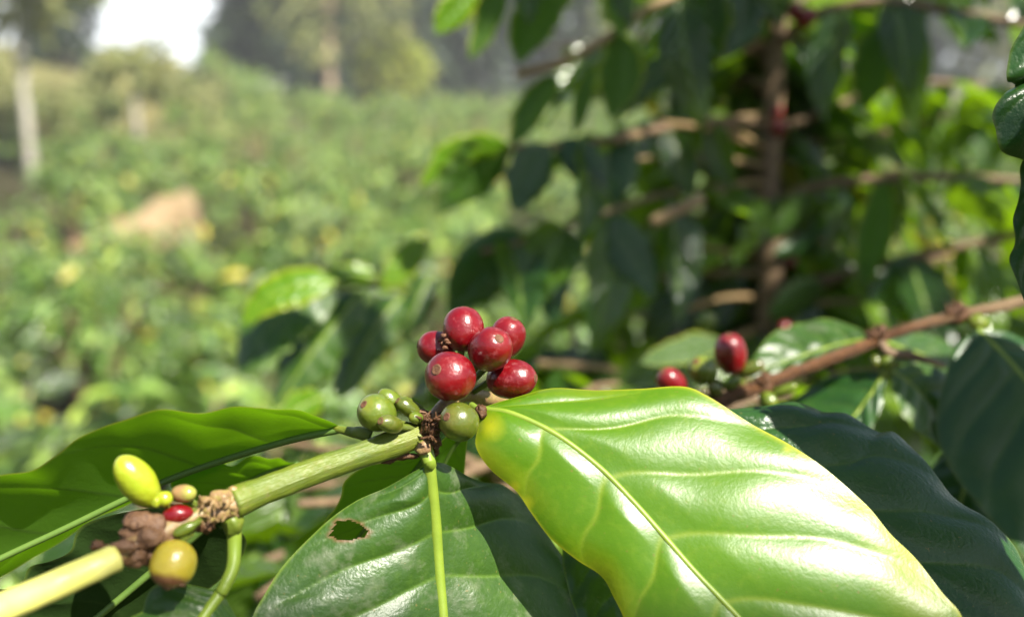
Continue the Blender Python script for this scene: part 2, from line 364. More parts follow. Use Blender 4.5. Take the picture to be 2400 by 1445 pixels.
def sleaf(parent, mid, w, mat, ta=0.0, tb=0.0, prof=None, wavy=.06, asym=(1, 1), **kw):
    """Leaf from a midrib only: margins at w pixels each side, ta / tb = depth offset per unit of width."""
    mid = [tuple(map(float, q)) for q in mid]; mp = np.array(mid)
    L = np.r_[0, np.cumsum(np.hypot(np.diff(mp[:, 0]), np.diff(mp[:, 1])))]
    uu = np.linspace(0, 1, 12); c = np.stack([np.interp(uu * L[-1], L, mp[:, k]) for k in range(3)], 1)
    g = np.gradient(c[:, :2], axis=0); g /= np.linalg.norm(g, axis=1)[:, None]
    pr = np.sin(np.pi * uu ** .85) ** .8 if prof is None else np.interp(uu, np.linspace(0, 1, len(prof)), prof)
    r = random.Random(int(mp.sum()))
    A = []; B = []
    for i in range(12):
        for lst, sg, tt, k in ((A, -1, ta, asym[0]), (B, 1, tb, asym[1])):
            ww = w * k * pr[i] * (1 + wavy * r.uniform(-1.6, 1.6)) + .5
            lst.append((c[i, 0] + sg * -g[i, 1] * ww, c[i, 1] + sg * g[i, 0] * ww, c[i, 2] + tt * ww * KPX * c[i, 2]))
    A[0] = B[0] = tuple(c[0]); A[-1] = B[-1] = tuple(c[-1])
    B[0] = (c[0][0] + .6, c[0][1] + .6, c[0][2])
    kw.setdefault('nu', 60); kw.setdefault('nh', 10); kw.setdefault('rib', (1.0, .3))
    return leaf(parent, [tuple(x) for x in c], A, B, mat, **kw)

# ---------------------------------------------------------------- cherries
def cherry(parent, px, py, d, a, b, axis, mat, name='coffee_cherry', label=None, scar=True, power=2.15, stalk=None, scar_r=.17, pinch=0.0):
    """Solid of revolution about axis (towards its scar); a = half width, b = half length in pixels."""
    c = P(px, py, d); ra, rb = mm(a, d), mm(b, d)
    z = cdir(*axis); x = np.cross(z, [.21, .33, .92]); x /= np.linalg.norm(x); y = np.cross(z, x)
    nr, ns = 40, 48; V = []; F = []; ax = []
    for i in range(nr + 1):
        th = math.pi * i / nr
        cz = math.cos(th); sr = math.sin(th)
        zz = np.sign(cz) * abs(cz) ** (2 / power); rr = sr ** (2 / power)
        if pinch: rr *= 1 - pinch * max(0, -zz) ** 1.5
        if scar and zz > .9: zz -= .05 * ((1 - min(1, rr / .25)) ** 2)
        for k in range(ns):
            ph = 2 * math.pi * k / ns
            l = 1 + .035 * noise.noise(Vector((math.cos(ph) * rr * 1.3 + px * .01, math.sin(ph) * rr * 1.3 + py * .01, zz * 1.3)))
            V.append(c + (x * math.cos(ph) * ra * rr + y * math.sin(ph) * ra * rr * .96 + z * zz * rb) * l); ax.append(zz)
    for i in range(nr):
        for k in range(ns):
            k2 = (k + 1) % ns
            F.append((i * ns + k, (i + 1) * ns + k, (i + 1) * ns + k2, i * ns + k2))
    o = mesh(name, V, F, M[mat], parent, attrs=dict(axis=ax))
    if label: o['label'] = label
    if scar:
        parts = []
        R = ra * scar_r; zt = rb * (1 - scar_r ** power) ** (1 / power)
        prof = [(0.02, .035), (.25, .05), (.40, .03), (.62, .02), (.78, .075), (1.0, .10), (1.18, .06), (1.3, -.03)]
        vv = []; ff = []
        for i, (rr, hh) in enumerate(prof):
            for k in range(20):
                ph = 2 * math.pi * k / 20; wob = 1 + .10 * noise.noise(Vector((math.cos(ph) * 1.5 + px, math.sin(ph) * 1.5, i * .3)))
                q = x * math.cos(ph) * R * rr * wob + y * math.sin(ph) * R * rr * wob + z * (zt + hh * R * 1.6 - rb * .002)
                l = 1 + .035 * noise.noise(Vector((math.cos(ph) * rr * scar_r * 1.3 + px * .01, math.sin(ph) * rr * scar_r * 1.3 + py * .01, 1.3)))
                vv.append(c + q * l)
        for i in range(len(prof) - 1):
            for k in range(20):
                k2 = (k + 1) % 20; ff.append((i * 20 + k, (i + 1) * 20 + k, (i + 1) * 20 + k2, i * 20 + k2))
        mesh('scar', vv, ff, M['scar'], o)
    if stalk:
        cc = crv(np.array([c - z * rb * .8, *[P(*q) for q in stalk]]), 10)
        v, f2, uu = tube(cc, [mm(9, d), mm(7, d)], 8); mesh('stalk', v, f2, M['green_stem'], o, uv=uu)
    return o

def lump(px, py, d, rx, ry, rz, amp=.35, freq=1.6, seed=0, sub=3):
    bm = bmesh.new(); bmesh.ops.create_icosphere(bm, subdivisions=sub, radius=1.0)
    c = P(px, py, d); V = []
    for v in bm.verts:
        p = v.co.copy(); k = 1 + amp * noise.fractal(p * freq + Vector((seed * 7.3, seed, 1)), .7, 2.2, 4)
        p = p * k; V.append(c + RX * p.x * mm(rx, d) + UP * p.y * mm(ry, d) + BACK * p.z * mm(rz, d))
    F = [tuple(v.index for v in f.verts) for f in bm.faces]; bm.free()
    return np.array(V), F, None
def spike(p0, p1, r0, r1, seg=6):
    return tube(crv(np.array([p0, p1]), 5), [r0, r1], seg)

# ================================================================ setting: ground, soil bank
def gz(x, y):                                     # terrain height in world z
    z = -2.2 + .65 * math.exp(-max(y, 0) / 1.6) * (1 if y > -2 else 1)
    sg = lambda q: 1 / (1 + math.exp(-max(-40.0, min(40.0, q))))
    hill = sg((y - 26) / 4.0) * sg(-(x + .33 * y - 1.0) / 1.3)
    z += hill * (3.1 + .5 * math.sin(x * .5) + .02 * max(0, y - 40)) * (1 if y < 140 else 1)
    z += .05 * noise.noise(Vector((x * .6, y * .6, 0)))
    return CAM[2] + z
def build_ground():
    xs = np.r_[np.linspace(-300, -60, 10), np.linspace(-50, 50, 101), np.linspace(60, 300, 10)]
    ys = np.r_[np.linspace(-30, -4, 8), np.linspace(-3, 70, 110), np.linspace(80, 400, 12)]
    V = [(x, y, gz(x, y)) for y in ys for x in xs]; nx = len(xs)
    F = [(j * nx + i, j * nx + i + 1, (j + 1) * nx + i + 1, (j + 1) * nx + i) for j in range(len(ys) - 1) for i in range(nx - 1)]
    g = solid_mat("ground_soil_grass", (.09, .105, .03), (.20, .165, .07), .9, .9, .6, .05, c3=(.11, .13, .04), spec=.1)
    nt = g.node_tree; p = nt.nodes["Principled BSDF"]; src = p.inputs['Base Color'].links[0].from_socket      # near ground darkened: shade between the bushes put into its colour
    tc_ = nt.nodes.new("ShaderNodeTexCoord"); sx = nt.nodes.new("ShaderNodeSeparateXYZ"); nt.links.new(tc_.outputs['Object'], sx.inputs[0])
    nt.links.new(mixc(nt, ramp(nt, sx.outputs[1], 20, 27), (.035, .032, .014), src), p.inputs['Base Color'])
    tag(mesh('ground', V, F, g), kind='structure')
    # bare bank of tan soil between the bushes
    V = []; F = []; n = 34
    ctr = P(335, 505, 9000)
    for i in range(n):
        for j in range(n):
            a, b = i / (n - 1) * 2 - 1, j / (n - 1)
            y = 7.6 + 1.7 * b; nn = noise.noise(Vector((a * 1.7, b * 2.2, 3))); n2 = noise.noise(Vector((a * 5, b * 6, 8)))
            w = .25 + .05 * math.sin(b * 3) + .10 * nn
            x = ctr[0] + a * w + .25 * b; z = CAM[2] - 1.24 + .19 * b ** .8 - .8 * abs(a) ** 4 + .10 * nn + .05 * n2
            if j == 0 or j == n - 1 or i in (0, n - 1): z = gz(x, y) - .1
            V.append((x, y, z))
    F = [(j + i * n, j + (i + 1) * n, j + 1 + (i + 1) * n, j + 1 + i * n) for i in range(n - 1) for j in range(n - 1)]
    sm = solid_mat("tan_soil", (.30, .225, .13), (.21, .15, .08), 2.2, .95, .7, .03, spec=.1, c3=(.30, .13, .07))
    tag(mesh('soil_bank', V, F, sm), kind='structure')
build_ground()

# ================================================================ the front coffee branch (in focus)
fb = thing('coffee_branch', "green coffee branch in focus with a cluster of six glossy red cherries", 'coffee branch', P(1000, 1020, 259))
stemA = [(-260, 1540, 188), (-60, 1452, 197), (120, 1374, 209), (272, 1306, 219)]
v, f, u = tube(crv(stemA, 40), [mm(37, 190), mm(36, 205), mm(33, 219)], 20, lump=.05)
mesh('stem_segment', v, f, M['pale_stem'], fb, uv=u)['label'] = "pale sunlit stem end at the lower edge"
stemN = [(255, 1312, 219), (340, 1270, 224), (440, 1222, 230), (560, 1172, 236)]
v, f, u = tube(crv(stemN, 24), [mm(24, 219), mm(28, 226), mm(30, 236)], 14, lump=.25)
mesh('stem_segment', v, f, M['nodet'], fb, uv=u)
stemB = [(545, 1178, 235), (640, 1140, 241), (760, 1095, 247), (880, 1054, 253), (968, 1024, 257), (990, 1012, 258)]
v, f, u = tube(crv(stemB, 60), [mm(39, 235), mm(34, 236), mm(33, 240), mm(31, 246), mm(30, 252), mm(33, 256), mm(27, 258)], 22, lump=.06)
mesh('stem_segment', v, f, M['green_stem'], fb, uv=u)
stemC = [(985, 1015, 258), (1015, 985, 261), (1045, 948, 266), (1085, 925, 274), (1150, 935, 290), (1260, 960, 312)]
v, f, u = tube(crv(stemC, 40), [mm(20, 258), mm(18, 266), mm(19, 280), mm(20, 312)], 14, lump=.15)
mesh('stem_segment', v, f, M['nodet'], fb, uv=u)

# six ripe cherries
R = 'red'
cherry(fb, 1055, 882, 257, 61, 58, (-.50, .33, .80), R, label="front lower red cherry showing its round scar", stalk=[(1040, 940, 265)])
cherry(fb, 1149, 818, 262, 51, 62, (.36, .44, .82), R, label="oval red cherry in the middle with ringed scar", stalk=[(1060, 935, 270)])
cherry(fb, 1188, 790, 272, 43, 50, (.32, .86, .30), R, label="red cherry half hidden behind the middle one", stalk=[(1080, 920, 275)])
cherry(fb, 1086, 771, 268, 50, 53, (.05, .95, -.15), R, label="topmost red cherry with pale mottling", stalk=[(1060, 920, 272)])
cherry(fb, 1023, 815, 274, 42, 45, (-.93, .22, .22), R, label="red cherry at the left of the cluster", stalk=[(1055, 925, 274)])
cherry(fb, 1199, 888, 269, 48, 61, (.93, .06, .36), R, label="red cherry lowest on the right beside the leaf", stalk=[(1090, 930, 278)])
# dried flower remains between the cherries
pr = []
for k, (x, y, d) in enumerate([(1040, 786, 262), (1046, 797, 261), (1038, 805, 262), (1050, 803, 261), (1043, 815, 260), (1035, 795, 263)]):
    pr.append(lump(x, y, d, 7, 5, 6, .6, 2.0, k, 2))
v, f, u = join(pr); mesh('dried_flower', v, f, M['scar'], fb)
# green cherries round the node
cherry(fb, 883, 967, 254, 45, 47, (-.58, .50, .64), 'green', label="pale green unripe cherry", stalk=[(975, 1000, 258)])
cherry(fb, 914, 937, 260, 24, 34, (-.75, .55, .1), 'green', label="small green cherry behind the pale one", scar=False, stalk=[(985, 985, 260)])
cherry(fb, 915, 993, 249, 22, 37, (-.55, .28, .75), 'olive_c', label="flattened olive cherry resting against the stem", scar_r=.3, stalk=[(985, 1005, 258)])
cherry(fb, 956, 955, 257, 20, 33, (-.72, .55, .3), 'olive_c', label="narrow green bud", scar=True, scar_r=.3, stalk=[(995, 990, 259)])
cherry(fb, 975, 979, 255, 15, 19, (-.6, .2, .7), 'green', label="tiny green bud", scar=False, stalk=[(995, 995, 258)])
cherry(fb, 966, 948, 261, 12, 33, (-.8, .5, .1), 'green', scar=False, stalk=[(1000, 985, 260)])
cherry(fb, 1076, 988, 253, 47, 47, (-.58, .33, .74), 'olive_c', label="olive green unripe cherry beside the node", stalk=[(1020, 1005, 260)])
# brown node with its dry scales
pr = [lump(1004, 1004, 256, 22, 26, 22, .5, 1.8, 1), lump(1016, 1030, 258, 17, 24, 18, .55, 1.9, 2), lump(1030, 985, 261, 17, 20, 18, .5, 2, 3), lump(993, 1030, 258, 14, 16, 14, .5, 2, 6)]
rr = random.Random(3)
for k in range(30):
    x, y = 1004 + rr.uniform(-18, 24), 1003 + rr.uniform(-26, 34); d = 252 + rr.uniform(-1, 3)
    an = rr.uniform(-.6, 2.8); ln = rr.uniform(12, 24)
    pr.append(spike(P(x, y, d), P(x + math.cos(an) * ln, y - math.sin(an) * ln, d + rr.uniform(-2, 1)), mm(4.2, d), mm(1.2, d), 5))
v, f, u = join(pr); mesh('brown_node', v, f, M['nodeb'], fb)
v, f, u = join([lump(988, 966, 258, 16, 7, 8, .4, 2, 12), lump(1000, 972, 258, 10, 6, 8, .5, 2, 13)]); mesh('bract', v, f, M['husk'], fb)
v, f, u = join([lump(1128, 964, 259, 12, 17, 12, .5, 1.9, 9), lump(1120, 985, 263, 9, 14, 9, .5, 1.9, 10)]); mesh('brown_node', v, f, M['nodeb'], fb)
v, f, u = join([lump(938, 1068, 257, 46, 9, 14, .5, 2.0, 31), lump(905, 1078, 257, 24, 8, 10, .5, 2.0, 32)]); mesh('bract', v, f, M['nodeb'], fb)
# node at the left with yellowing fruit
pr = [lump(488, 1190, 232, 30, 28, 26, .35, 1.6, 4), lump(520, 1172, 233, 27, 26, 24, .35, 1.6, 5), lump(470, 1205, 231, 20, 20, 18, .4, 1.7, 7), lump(548, 1168, 235, 18, 30, 26, .3, 1.5, 8)]
for k in range(16):
    x, y = 505 + rr.uniform(-40, 45), 1188 + rr.uniform(-28, 30); an = rr.uniform(0, 6.28); ln = rr.uniform(10, 20)
    pr.append(spike(P(x, y, 229), P(x + math.cos(an) * ln, y - math.sin(an) * ln, 227), mm(5, 230), mm(1.5, 230), 6))
v, f, u = join(pr); mesh('tan_node', v, f, M['nodet'], fb)
pr = [lump(480, 1232, 231, 22, 18, 18, .45, 1.8, 14), lump(560, 1200, 237, 10, 26, 20, .4, 1.8, 15)]
v, f, u = join(pr); mesh('brown_node', v, f, M['nodeb'], fb)
cherry(fb, 324, 1130, 228, 44, 78, (-.46, .80, .36), 'yellow', label="yellow oval young fruit standing up", scar=False, power=2.05, pinch=.30, stalk=[(440, 1200, 231)])
v, f, u = join([lump(384, 1168, 226, 20, 19, 18, .15, 1.4, 16), lump(366, 1176, 224, 8, 12, 7, .4, 1.8, 17)]); mesh('calyx', v, f, M['yellow'], fb)
cherry(fb, 430, 1156, 229, 22, 33, (.92, .12, .35), 'pink', label="small pinkish green fruit", scar=False, stalk=[(480, 1190, 232)])
cherry(fb, 418, 1204, 228, 23, 36, (-.93, -.12, .3), R, label="small wine red bud", scar=False, pinch=.3, stalk=[(470, 1195, 231)])
cherry(fb, 436, 1238, 226, 15, 32, (-.83, -.42, .3), 'green', label="small slender green bud", scar=False, pinch=.5, stalk=[(480, 1205, 231)])
cherry(fb, 406, 1321, 222, 53, 56, (-.10, -.88, .42), 'amber', label="amber yellow fruit with shrivelled brown end", scar=False, stalk=[(450, 1250, 228)])
pr = [lump(404, 1363, 221, 30, 14, 24, .5, 2.0, 18)]
v, f, u = join(pr); mesh('shrivelled_end', v, f, M['husk'], fb)
pr = [lump(345, 1240, 226, 52, 40, 38, .5, 1.5, 20), lump(322, 1222, 225, 34, 22, 26, .3, 1.5, 21), lump(352, 1262, 222, 30, 24, 26, .45, 1.7, 22), lump(375, 1262, 226, 30, 44, 30, .5, 1.8, 23),
      lump(290, 1280, 219, 36, 14, 18, .35, 1.8, 24), lump(315, 1305, 221, 28, 24, 20, .5, 1.9, 25), lump(350, 1300, 224, 34, 22, 24, .5, 1.9, 26)]
v, f, u = join(pr); mesh('dried_husk', v, f, M['husk'], fb)['label'] = "crumpled brown dry husk"
v, f, u = join([lump(228, 1279, 221, 16, 12, 12, .5, 2, 27), lump(246, 1282, 220, 12, 7, 8, .5, 2, 28)]); mesh('dried_flower', v, f, M['nodeb'], fb)

# --- leaf A: large sunlit leaf
fl = lambda L: [(x, y, 262 + (d - 262) * .56) for x, y, d in L]
lA = leaf(fb, fl([(1133, 957, 262), (1200, 968, 257), (1300, 1015, 252), (1400, 1090, 247), (1480, 1170, 241), (1560, 1260, 235), (1630, 1340, 229), (1730, 1445, 222), (1850, 1580, 214), (2000, 1740, 206), (2150, 1900, 200)]),
     fl([(1130, 960, 262), (1119, 1010, 257), (1117, 1050, 254), (1150, 1100, 252), (1210, 1150, 251), (1245, 1200, 249), (1290, 1260, 245), (1350, 1310, 242), (1410, 1350, 239), (1440, 1400, 236), (1465, 1450, 232), (1500, 1540, 226), (1600, 1680, 218), (1800, 1820, 209), (2150, 1900, 200)]),
     fl([(1136, 953, 262), (1190, 935, 266), (1290, 911, 269), (1400, 914, 269), (1500, 911, 269), (1600, 907, 268), (1660, 930, 265), (1760, 990, 259), (1850, 1040, 254), (1950, 1110, 248), (2030, 1180, 242), (2085, 1250, 237), (2150, 1310, 232), (2210, 1390, 226), (2255, 1450, 222), (2300, 1600, 213), (2270, 1760, 205), (2150, 1900, 200)]),
     'young', veins=7.0, off=.02, slope=(.06, .25), sh=0.06, bulge=.95, arch=(2.0, 1.0), spots=[(2062, 1243, 30), (1148, 1000, 34), (1232, 1178, 26), (1205, 1140, 20), (1405, 1362, 22), (2000, 1168, 18), (1690, 968, 16), (1846, 1052, 15)], ripple=.4, rib=(.85, .75), yellow=.62, edgew=.03, nu=260, nh=44,
     petiole=[(1105, 950, 268), (1122, 960, 264), (1133, 957, 262)], label="large glossy light green leaf with yellow margin in full sun", seed=1)
# --- leaf B: front centre leaf with a hole
leaf(fb, [(1008, 1088, 257), (1015, 1150, 258), (1023, 1230, 259), (1030, 1330, 259), (1040, 1445, 257), (1050, 1600, 252), (1060, 1780, 244)],
     [(1004, 1086, 257), (960, 1110, 257), (900, 1145, 256), (840, 1170, 255), (780, 1210, 253), (720, 1265, 250), (660, 1330, 247), (615, 1400, 244), (590, 1450, 241), (560, 1560, 237), (640, 1680, 236), (850, 1760, 240), (1060, 1780, 244)],
     [(1012, 1086, 257), (1040, 1085, 262), (1080, 1105, 270), (1130, 1128, 278), (1180, 1140, 284), (1240, 1190, 288), (1300, 1270, 288), (1345, 1350, 286), (1378, 1445, 282), (1385, 1560, 275), (1320, 1680, 264), (1200, 1750, 252), (1060, 1780, 244)],
     'mature', veins=6.6, off=.32, slope=(.20, .10), bulge=1.3, arch=(2.0, 2.0), ripple=.5, rib=(1.75, 1.25), edgew=.02, nu=230, nh=40,
     petiole=[(997, 1046, 258), (1000, 1062, 257), (1008, 1088, 256)], hole=(816, 1243, 42, 24), label="dark green leaf with a brown edged hole and thick pale midrib", seed=2)
v, f, u = join([lump(992, 1048, 256, 21, 20, 18, .25, 1.6, 40)]); mesh('petiole_base', v, f, M['nodet'], fb)
v, f, u = join([lump(1015, 1052, 259, 14, 18, 14, .5, 1.8, 41)]); mesh('brown_node', v, f, M['nodeb'], fb)
# --- leaf C: large leaf seen from below at the left
leaf(fb, [(795, 1003, 262), (720, 1018, 264), (640, 1038, 266), (520, 1075, 267), (400, 1118, 267), (280, 1172, 266), (150, 1235, 264), (0, 1305, 261), (-150, 1380, 257), (-300, 1440, 252)],
     [(797, 1000, 262), (780, 990, 259), (740, 972, 254), (700, 960, 250), (650, 961, 247), (600, 956, 246), (545, 951, 245), (470, 964, 244), (380, 960, 243), (300, 985, 243), (240, 1000, 243), (180, 1025, 242), (130, 1070, 242), (80, 1100, 242), (0, 1115, 242), (-150, 1170, 242), (-260, 1300, 245), (-300, 1440, 252)],
     [(792, 1006, 263), (640, 1047, 282), (520, 1086, 290), (400, 1130, 294), (280, 1190, 295), (180, 1243, 294), (90, 1300, 290), (0, 1352, 285), (-150, 1420, 272), (-300, 1440, 252)],
     'under', face=-1, veins=6.0, off=.1, slope=(.20, .18), bulge=.5, arch=(1.0, 1.0), ripple=.35, rib=(1.05, .8), ribmat='ribdark', edgew=.03, nu=200, nh=34, vw=.03,
     petiole=[(850, 1016, 258), (825, 1012, 260), (795, 1003, 262)], label="broad leaf seen from below with wavy yellow rim", seed=3)
v, f, u = tube(crv([(870, 1022, 258), (845, 1014, 258), (825, 1012, 260), (785, 1003, 262)], 16), [mm(17, 258), mm(15, 258), mm(11, 260), mm(8, 262)], 12); mesh('petiole', v, f, M['green_stem'], fb, uv=u)
# --- leaf E: small wavy leaf behind the stem
leaf(fb, [(700, 1085, 300), (640, 1098, 300), (580, 1125, 298), (520, 1152, 296), (440, 1195, 294)],
     [(699, 1083, 300), (672, 1082, 294), (655, 1070, 290), (632, 1073, 288), (590, 1069, 286), (545, 1088, 286), (505, 1084, 286), (460, 1102, 287), (400, 1130, 290), (440, 1195, 294)],
     [(701, 1087, 300), (680, 1105, 306), (640, 1130, 310), (590, 1165, 308), (520, 1200, 302), (440, 1195, 294)],
     'under', face=-1, veins=5, bulge=.5, ripple=.3, rib=(.9, .4), ribmat='ribdark', nu=90, nh=16, edgew=.05, label="small dark leaf with a curled pale rim", seed=4)
# --- leaf G: dark leaf below the twig
leaf(fb, [(500, 1215, 262), (420, 1285, 266), (340, 1350, 268), (220, 1450, 268), (60, 1580, 264), (-80, 1690, 258)],
     [(497, 1213, 262), (420, 1190, 258), (330, 1192, 256), (215, 1222, 255), (180, 1248, 255), (165, 1290, 255), (120, 1312, 255), (70, 1330, 255), (45, 1368, 255), (-40, 1385, 255), (-120, 1430, 254), (-160, 1560, 255), (-80, 1690, 258)],
     [(503, 1217, 262), (560, 1240, 270), (575, 1290, 276), (500, 1370, 280), (420, 1430, 281), (300, 1530, 278), (150, 1640, 270), (-80, 1690, 258)],
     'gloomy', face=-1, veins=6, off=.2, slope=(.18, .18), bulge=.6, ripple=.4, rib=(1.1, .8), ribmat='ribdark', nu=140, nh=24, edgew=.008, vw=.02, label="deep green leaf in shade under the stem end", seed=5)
# --- leaf F: leaf hanging on a long pale petiole
lF = sleaf(fb, [(520, 1385, 231), (480, 1440, 227), (430, 1530, 222), (380, 1640, 216)], 150, 'mature', ta=.55, tb=.25, prof=[0, .8, 1, .9, .6, 0], rib=(1.5, .9), nu=80, nh=16, bulge=1.0, petiole=[(548, 1212, 236), (549, 1270, 236), (545, 1330, 234), (520, 1385, 231)], label="leaf hanging from a long pale petiole")
v, f, u = join([lump(545, 1226, 235, 25, 28, 22, .2, 1.5, 43)]); mesh('petiole_base', v, f, M['green_stem'], fb)
# --- leaves H, I: undersides hidden between stem and leaf B
leaf(fb, [(1005, 1060, 278), (960, 1115, 284), (900, 1180, 290), (830, 1270, 296), (760, 1360, 300)],
     [(1002, 1058, 278), (930, 1078, 276), (860, 1092, 276), (806, 1125, 278), (797, 1168, 281), (768, 1212, 285), (735, 1270, 290), (760, 1360, 300)],
     [(1008, 1062, 278), (1020, 1110, 290), (990, 1200, 298), (900, 1300, 302), (760, 1360, 300)],
     'under', face=-1, veins=5, bulge=.6, ripple=.3, rib=(.9, .4), ribmat='ribdark', nu=90, nh=16, label="green underside between the stem and the holed leaf", seed=6)
leaf(fb, [(1095, 1010, 280), (1062, 1048, 284), (1035, 1100, 288), (1005, 1190, 292)],
     [(1092, 1009, 280), (1050, 1020, 278), (1020, 1055, 280), (1000, 1105, 284), (990, 1150, 288), (1005, 1190, 292)],
     [(1098, 1012, 280), (1092, 1060, 288), (1085, 1120, 294), (1050, 1180, 296), (1005, 1190, 292)],
     'under', face=-1, veins=4, bulge=.5, rib=(.7, .3), ribmat='ribdark', nu=70, nh=12, seed=7)
# --- leaf J: dark leaf right of A, leaf P: below A
leaf(fb, [(1650, 930, 292), (1720, 985, 287), (1830, 1080, 280), (1950, 1190, 272), (2100, 1330, 264), (2250, 1480, 256), (2400, 1640, 248), (2470, 1750, 244)],
     [(1648, 934, 292), (1650, 1050, 286), (1700, 1200, 278), (1800, 1330, 270), (1950, 1470, 261), (2100, 1620, 253), (2300, 1730, 247), (2470, 1750, 244)],
     [(1652, 928, 292), (1700, 965, 293), (1780, 955, 295), (1850, 940, 296), (1900, 955, 295), (1930, 968, 294), (1980, 970, 293), (2020, 990, 292), (2060, 1010, 291), (2100, 1010, 291), (2150, 1060, 287), (2200, 1120, 283), (2260, 1180, 279), (2330, 1230, 275), (2380, 1275, 272), (2405, 1340, 267), (2440, 1450, 260), (2490, 1600, 251), (2470, 1750, 244)],
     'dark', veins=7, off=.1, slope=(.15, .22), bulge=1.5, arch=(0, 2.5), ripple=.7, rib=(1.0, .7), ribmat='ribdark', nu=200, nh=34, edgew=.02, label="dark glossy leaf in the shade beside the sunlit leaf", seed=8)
leaf(fb, [(1400, 1150, 296), (1430, 1280, 288), (1455, 1400, 280), (1475, 1520, 271), (1490, 1680, 260)],
     [(1397, 1150, 296), (1345, 1200, 292), (1318, 1300, 286), (1335, 1390, 280), (1365, 1480, 274), (1410, 1600, 266), (1490, 1680, 260)],
     [(1403, 1150, 296), (1520, 1220, 292), (1600, 1350, 286), (1620, 1480, 278), (1580, 1600, 268), (1490, 1680, 260)],
     'mature', veins=6, off=.3, bulge=1.4, ripple=.4, rib=(1.0, .6), nu=110, nh=20, label="small shaded leaf under the sunlit leaf", seed=9)

# ================================================================ second, woody branch
wb = thing('coffee_branch', "brown woody coffee branch rising to the right with one upright red cherry", 'coffee branch', P(1780, 905, 382))
st = [(1480, 1050, 356), (1600, 985, 364), (1690, 940, 372), (1780, 905, 380), (1900, 858, 388), (2045, 802, 398), (2080, 784, 402), (2240, 740, 414), (2370, 713, 426), (2560, 668, 446), (2760, 600, 470)]
v, f, u = tube(crv(st, 110), [mm(18, 356), mm(17, 380), mm(13.5, 395), mm(14, 410), mm(14, 446), mm(15, 470)], 16, lump=.3)
mesh('stem_segment', v, f, M['brown_stem'], wb, uv=u)
for (x, y, d, k) in [(1785, 902, 380, 50), (2055, 792, 399, 51), (2240, 738, 414, 52)]:
    pr = [lump(x, y, d, 23, 21, 20, .35, 1.6, k), lump(x + 10, y - 6, d, 15, 26, 16, .45, 1.8, k + 10)]
    for q in range(8):
        an = rr.uniform(.3, 2.9); ln = rr.uniform(20, 38)
        pr.append(spike(P(x + rr.uniform(-16, 16), y, d - 3), P(x + math.cos(an) * ln, y - math.sin(an) * ln, d - rr.uniform(0, 8)), mm(5, d), mm(1.5, d), 6))
    v, f, u = join(pr); mesh('brown_node', v, f, M['nodeb'], wb)
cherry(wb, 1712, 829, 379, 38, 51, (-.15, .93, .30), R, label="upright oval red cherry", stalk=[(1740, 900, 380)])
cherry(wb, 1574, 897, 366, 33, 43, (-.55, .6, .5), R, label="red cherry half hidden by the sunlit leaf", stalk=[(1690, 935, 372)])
cherry(wb, 1646, 867, 372, 35, 36, (-.5, .6, .6), 'green', label="green cherry between the two red ones", stalk=[(1720, 915, 376)])
cherry(wb, 1760, 863, 379, 18, 32, (.85, .40, .3), 'olive_c', label="short green bud with tan tip", scar_r=.5, stalk=[(1740, 900, 380)])
cherry(wb, 1716, 898, 372, 14, 24, (.6, .6, .4), 'green', scar=False, pinch=.3); cherry(wb, 1676, 912, 370, 17, 22, (-.4, .6, .5), 'olive_c', scar=False)
cherry(wb, 1836, 914, 380, 12, 34, (.85, .4, .3), 'green', scar=False, pinch=.3); cherry(wb, 1800, 936, 378, 20, 26, (.3, -.5, .7), 'green', scar=False)
cherry(wb, 2052, 845, 398, 13, 16, (-.2, -.8, .5), 'olive_c', scar=False)
v, f, u = join([lump(2078, 848, 397, 19, 20, 18, .2, 1.5, 60), lump(2070, 872, 398, 12, 18, 12, .2, 1.5, 61)]); mesh('petiole_base', v, f, M['green_stem'], wb)
v, f, u = join([lump(2292, 756, 412, 22, 20, 20, .2, 1.5, 62)]); mesh('petiole_base', v, f, M['green_stem'], wb)
v, f, u = tube(crv([(2060, 800, 398), (2085, 826, 396), (2130, 832, 396), (2215, 858, 398)], 24), [mm(12, 398), mm(10, 398), mm(6, 398)], 10, lump=.2); mesh('twig', v, f, M['bark'], wb, uv=u)
kw = dict(nu=80, nh=14, bulge=1.6, ripple=.5)
leaf(wb, [(2035, 795, 408), (1960, 808, 412), (1860, 840, 410), (1740, 880, 404)], [(2033, 793, 408), (2005, 765, 420), (1930, 748, 426), (1860, 762, 424), (1800, 790, 416), (1740, 880, 404)],
     [(2036, 797, 408), (1990, 836, 404), (1900, 872, 402), (1800, 895, 402), (1740, 880, 404)], 'mature', veins=6, off=.2, label="green leaf behind the upright red cherry", seed=11, **kw)
leaf(wb, [(2074, 872, 398), (2040, 925, 396), (1990, 990, 392), (1935, 1060, 386), (1890, 1130, 380)], [(2070, 871, 398), (1990, 872, 410), (1920, 895, 414), (1870, 930, 412), (1830, 985, 404), (1890, 1130, 380)],
     [(2078, 873, 398), (2066, 950, 390), (2030, 1030, 384), (1970, 1100, 380), (1890, 1130, 380)], 'dark', veins=6, label="bluish dark leaf below the branch node", seed=12, **kw)
leaf(wb, [(2090, 868, 402), (2140, 905, 404), (2185, 960, 402), (2225, 1060, 396)], [(2090, 866, 402), (2160, 848, 412), (2210, 872, 416), (2240, 940, 412), (2225, 1060, 396)],
     [(2089, 870, 402), (2095, 930, 394), (2140, 1000, 390), (2225, 1060, 396)], 'mature', veins=5, seed=13, **kw)
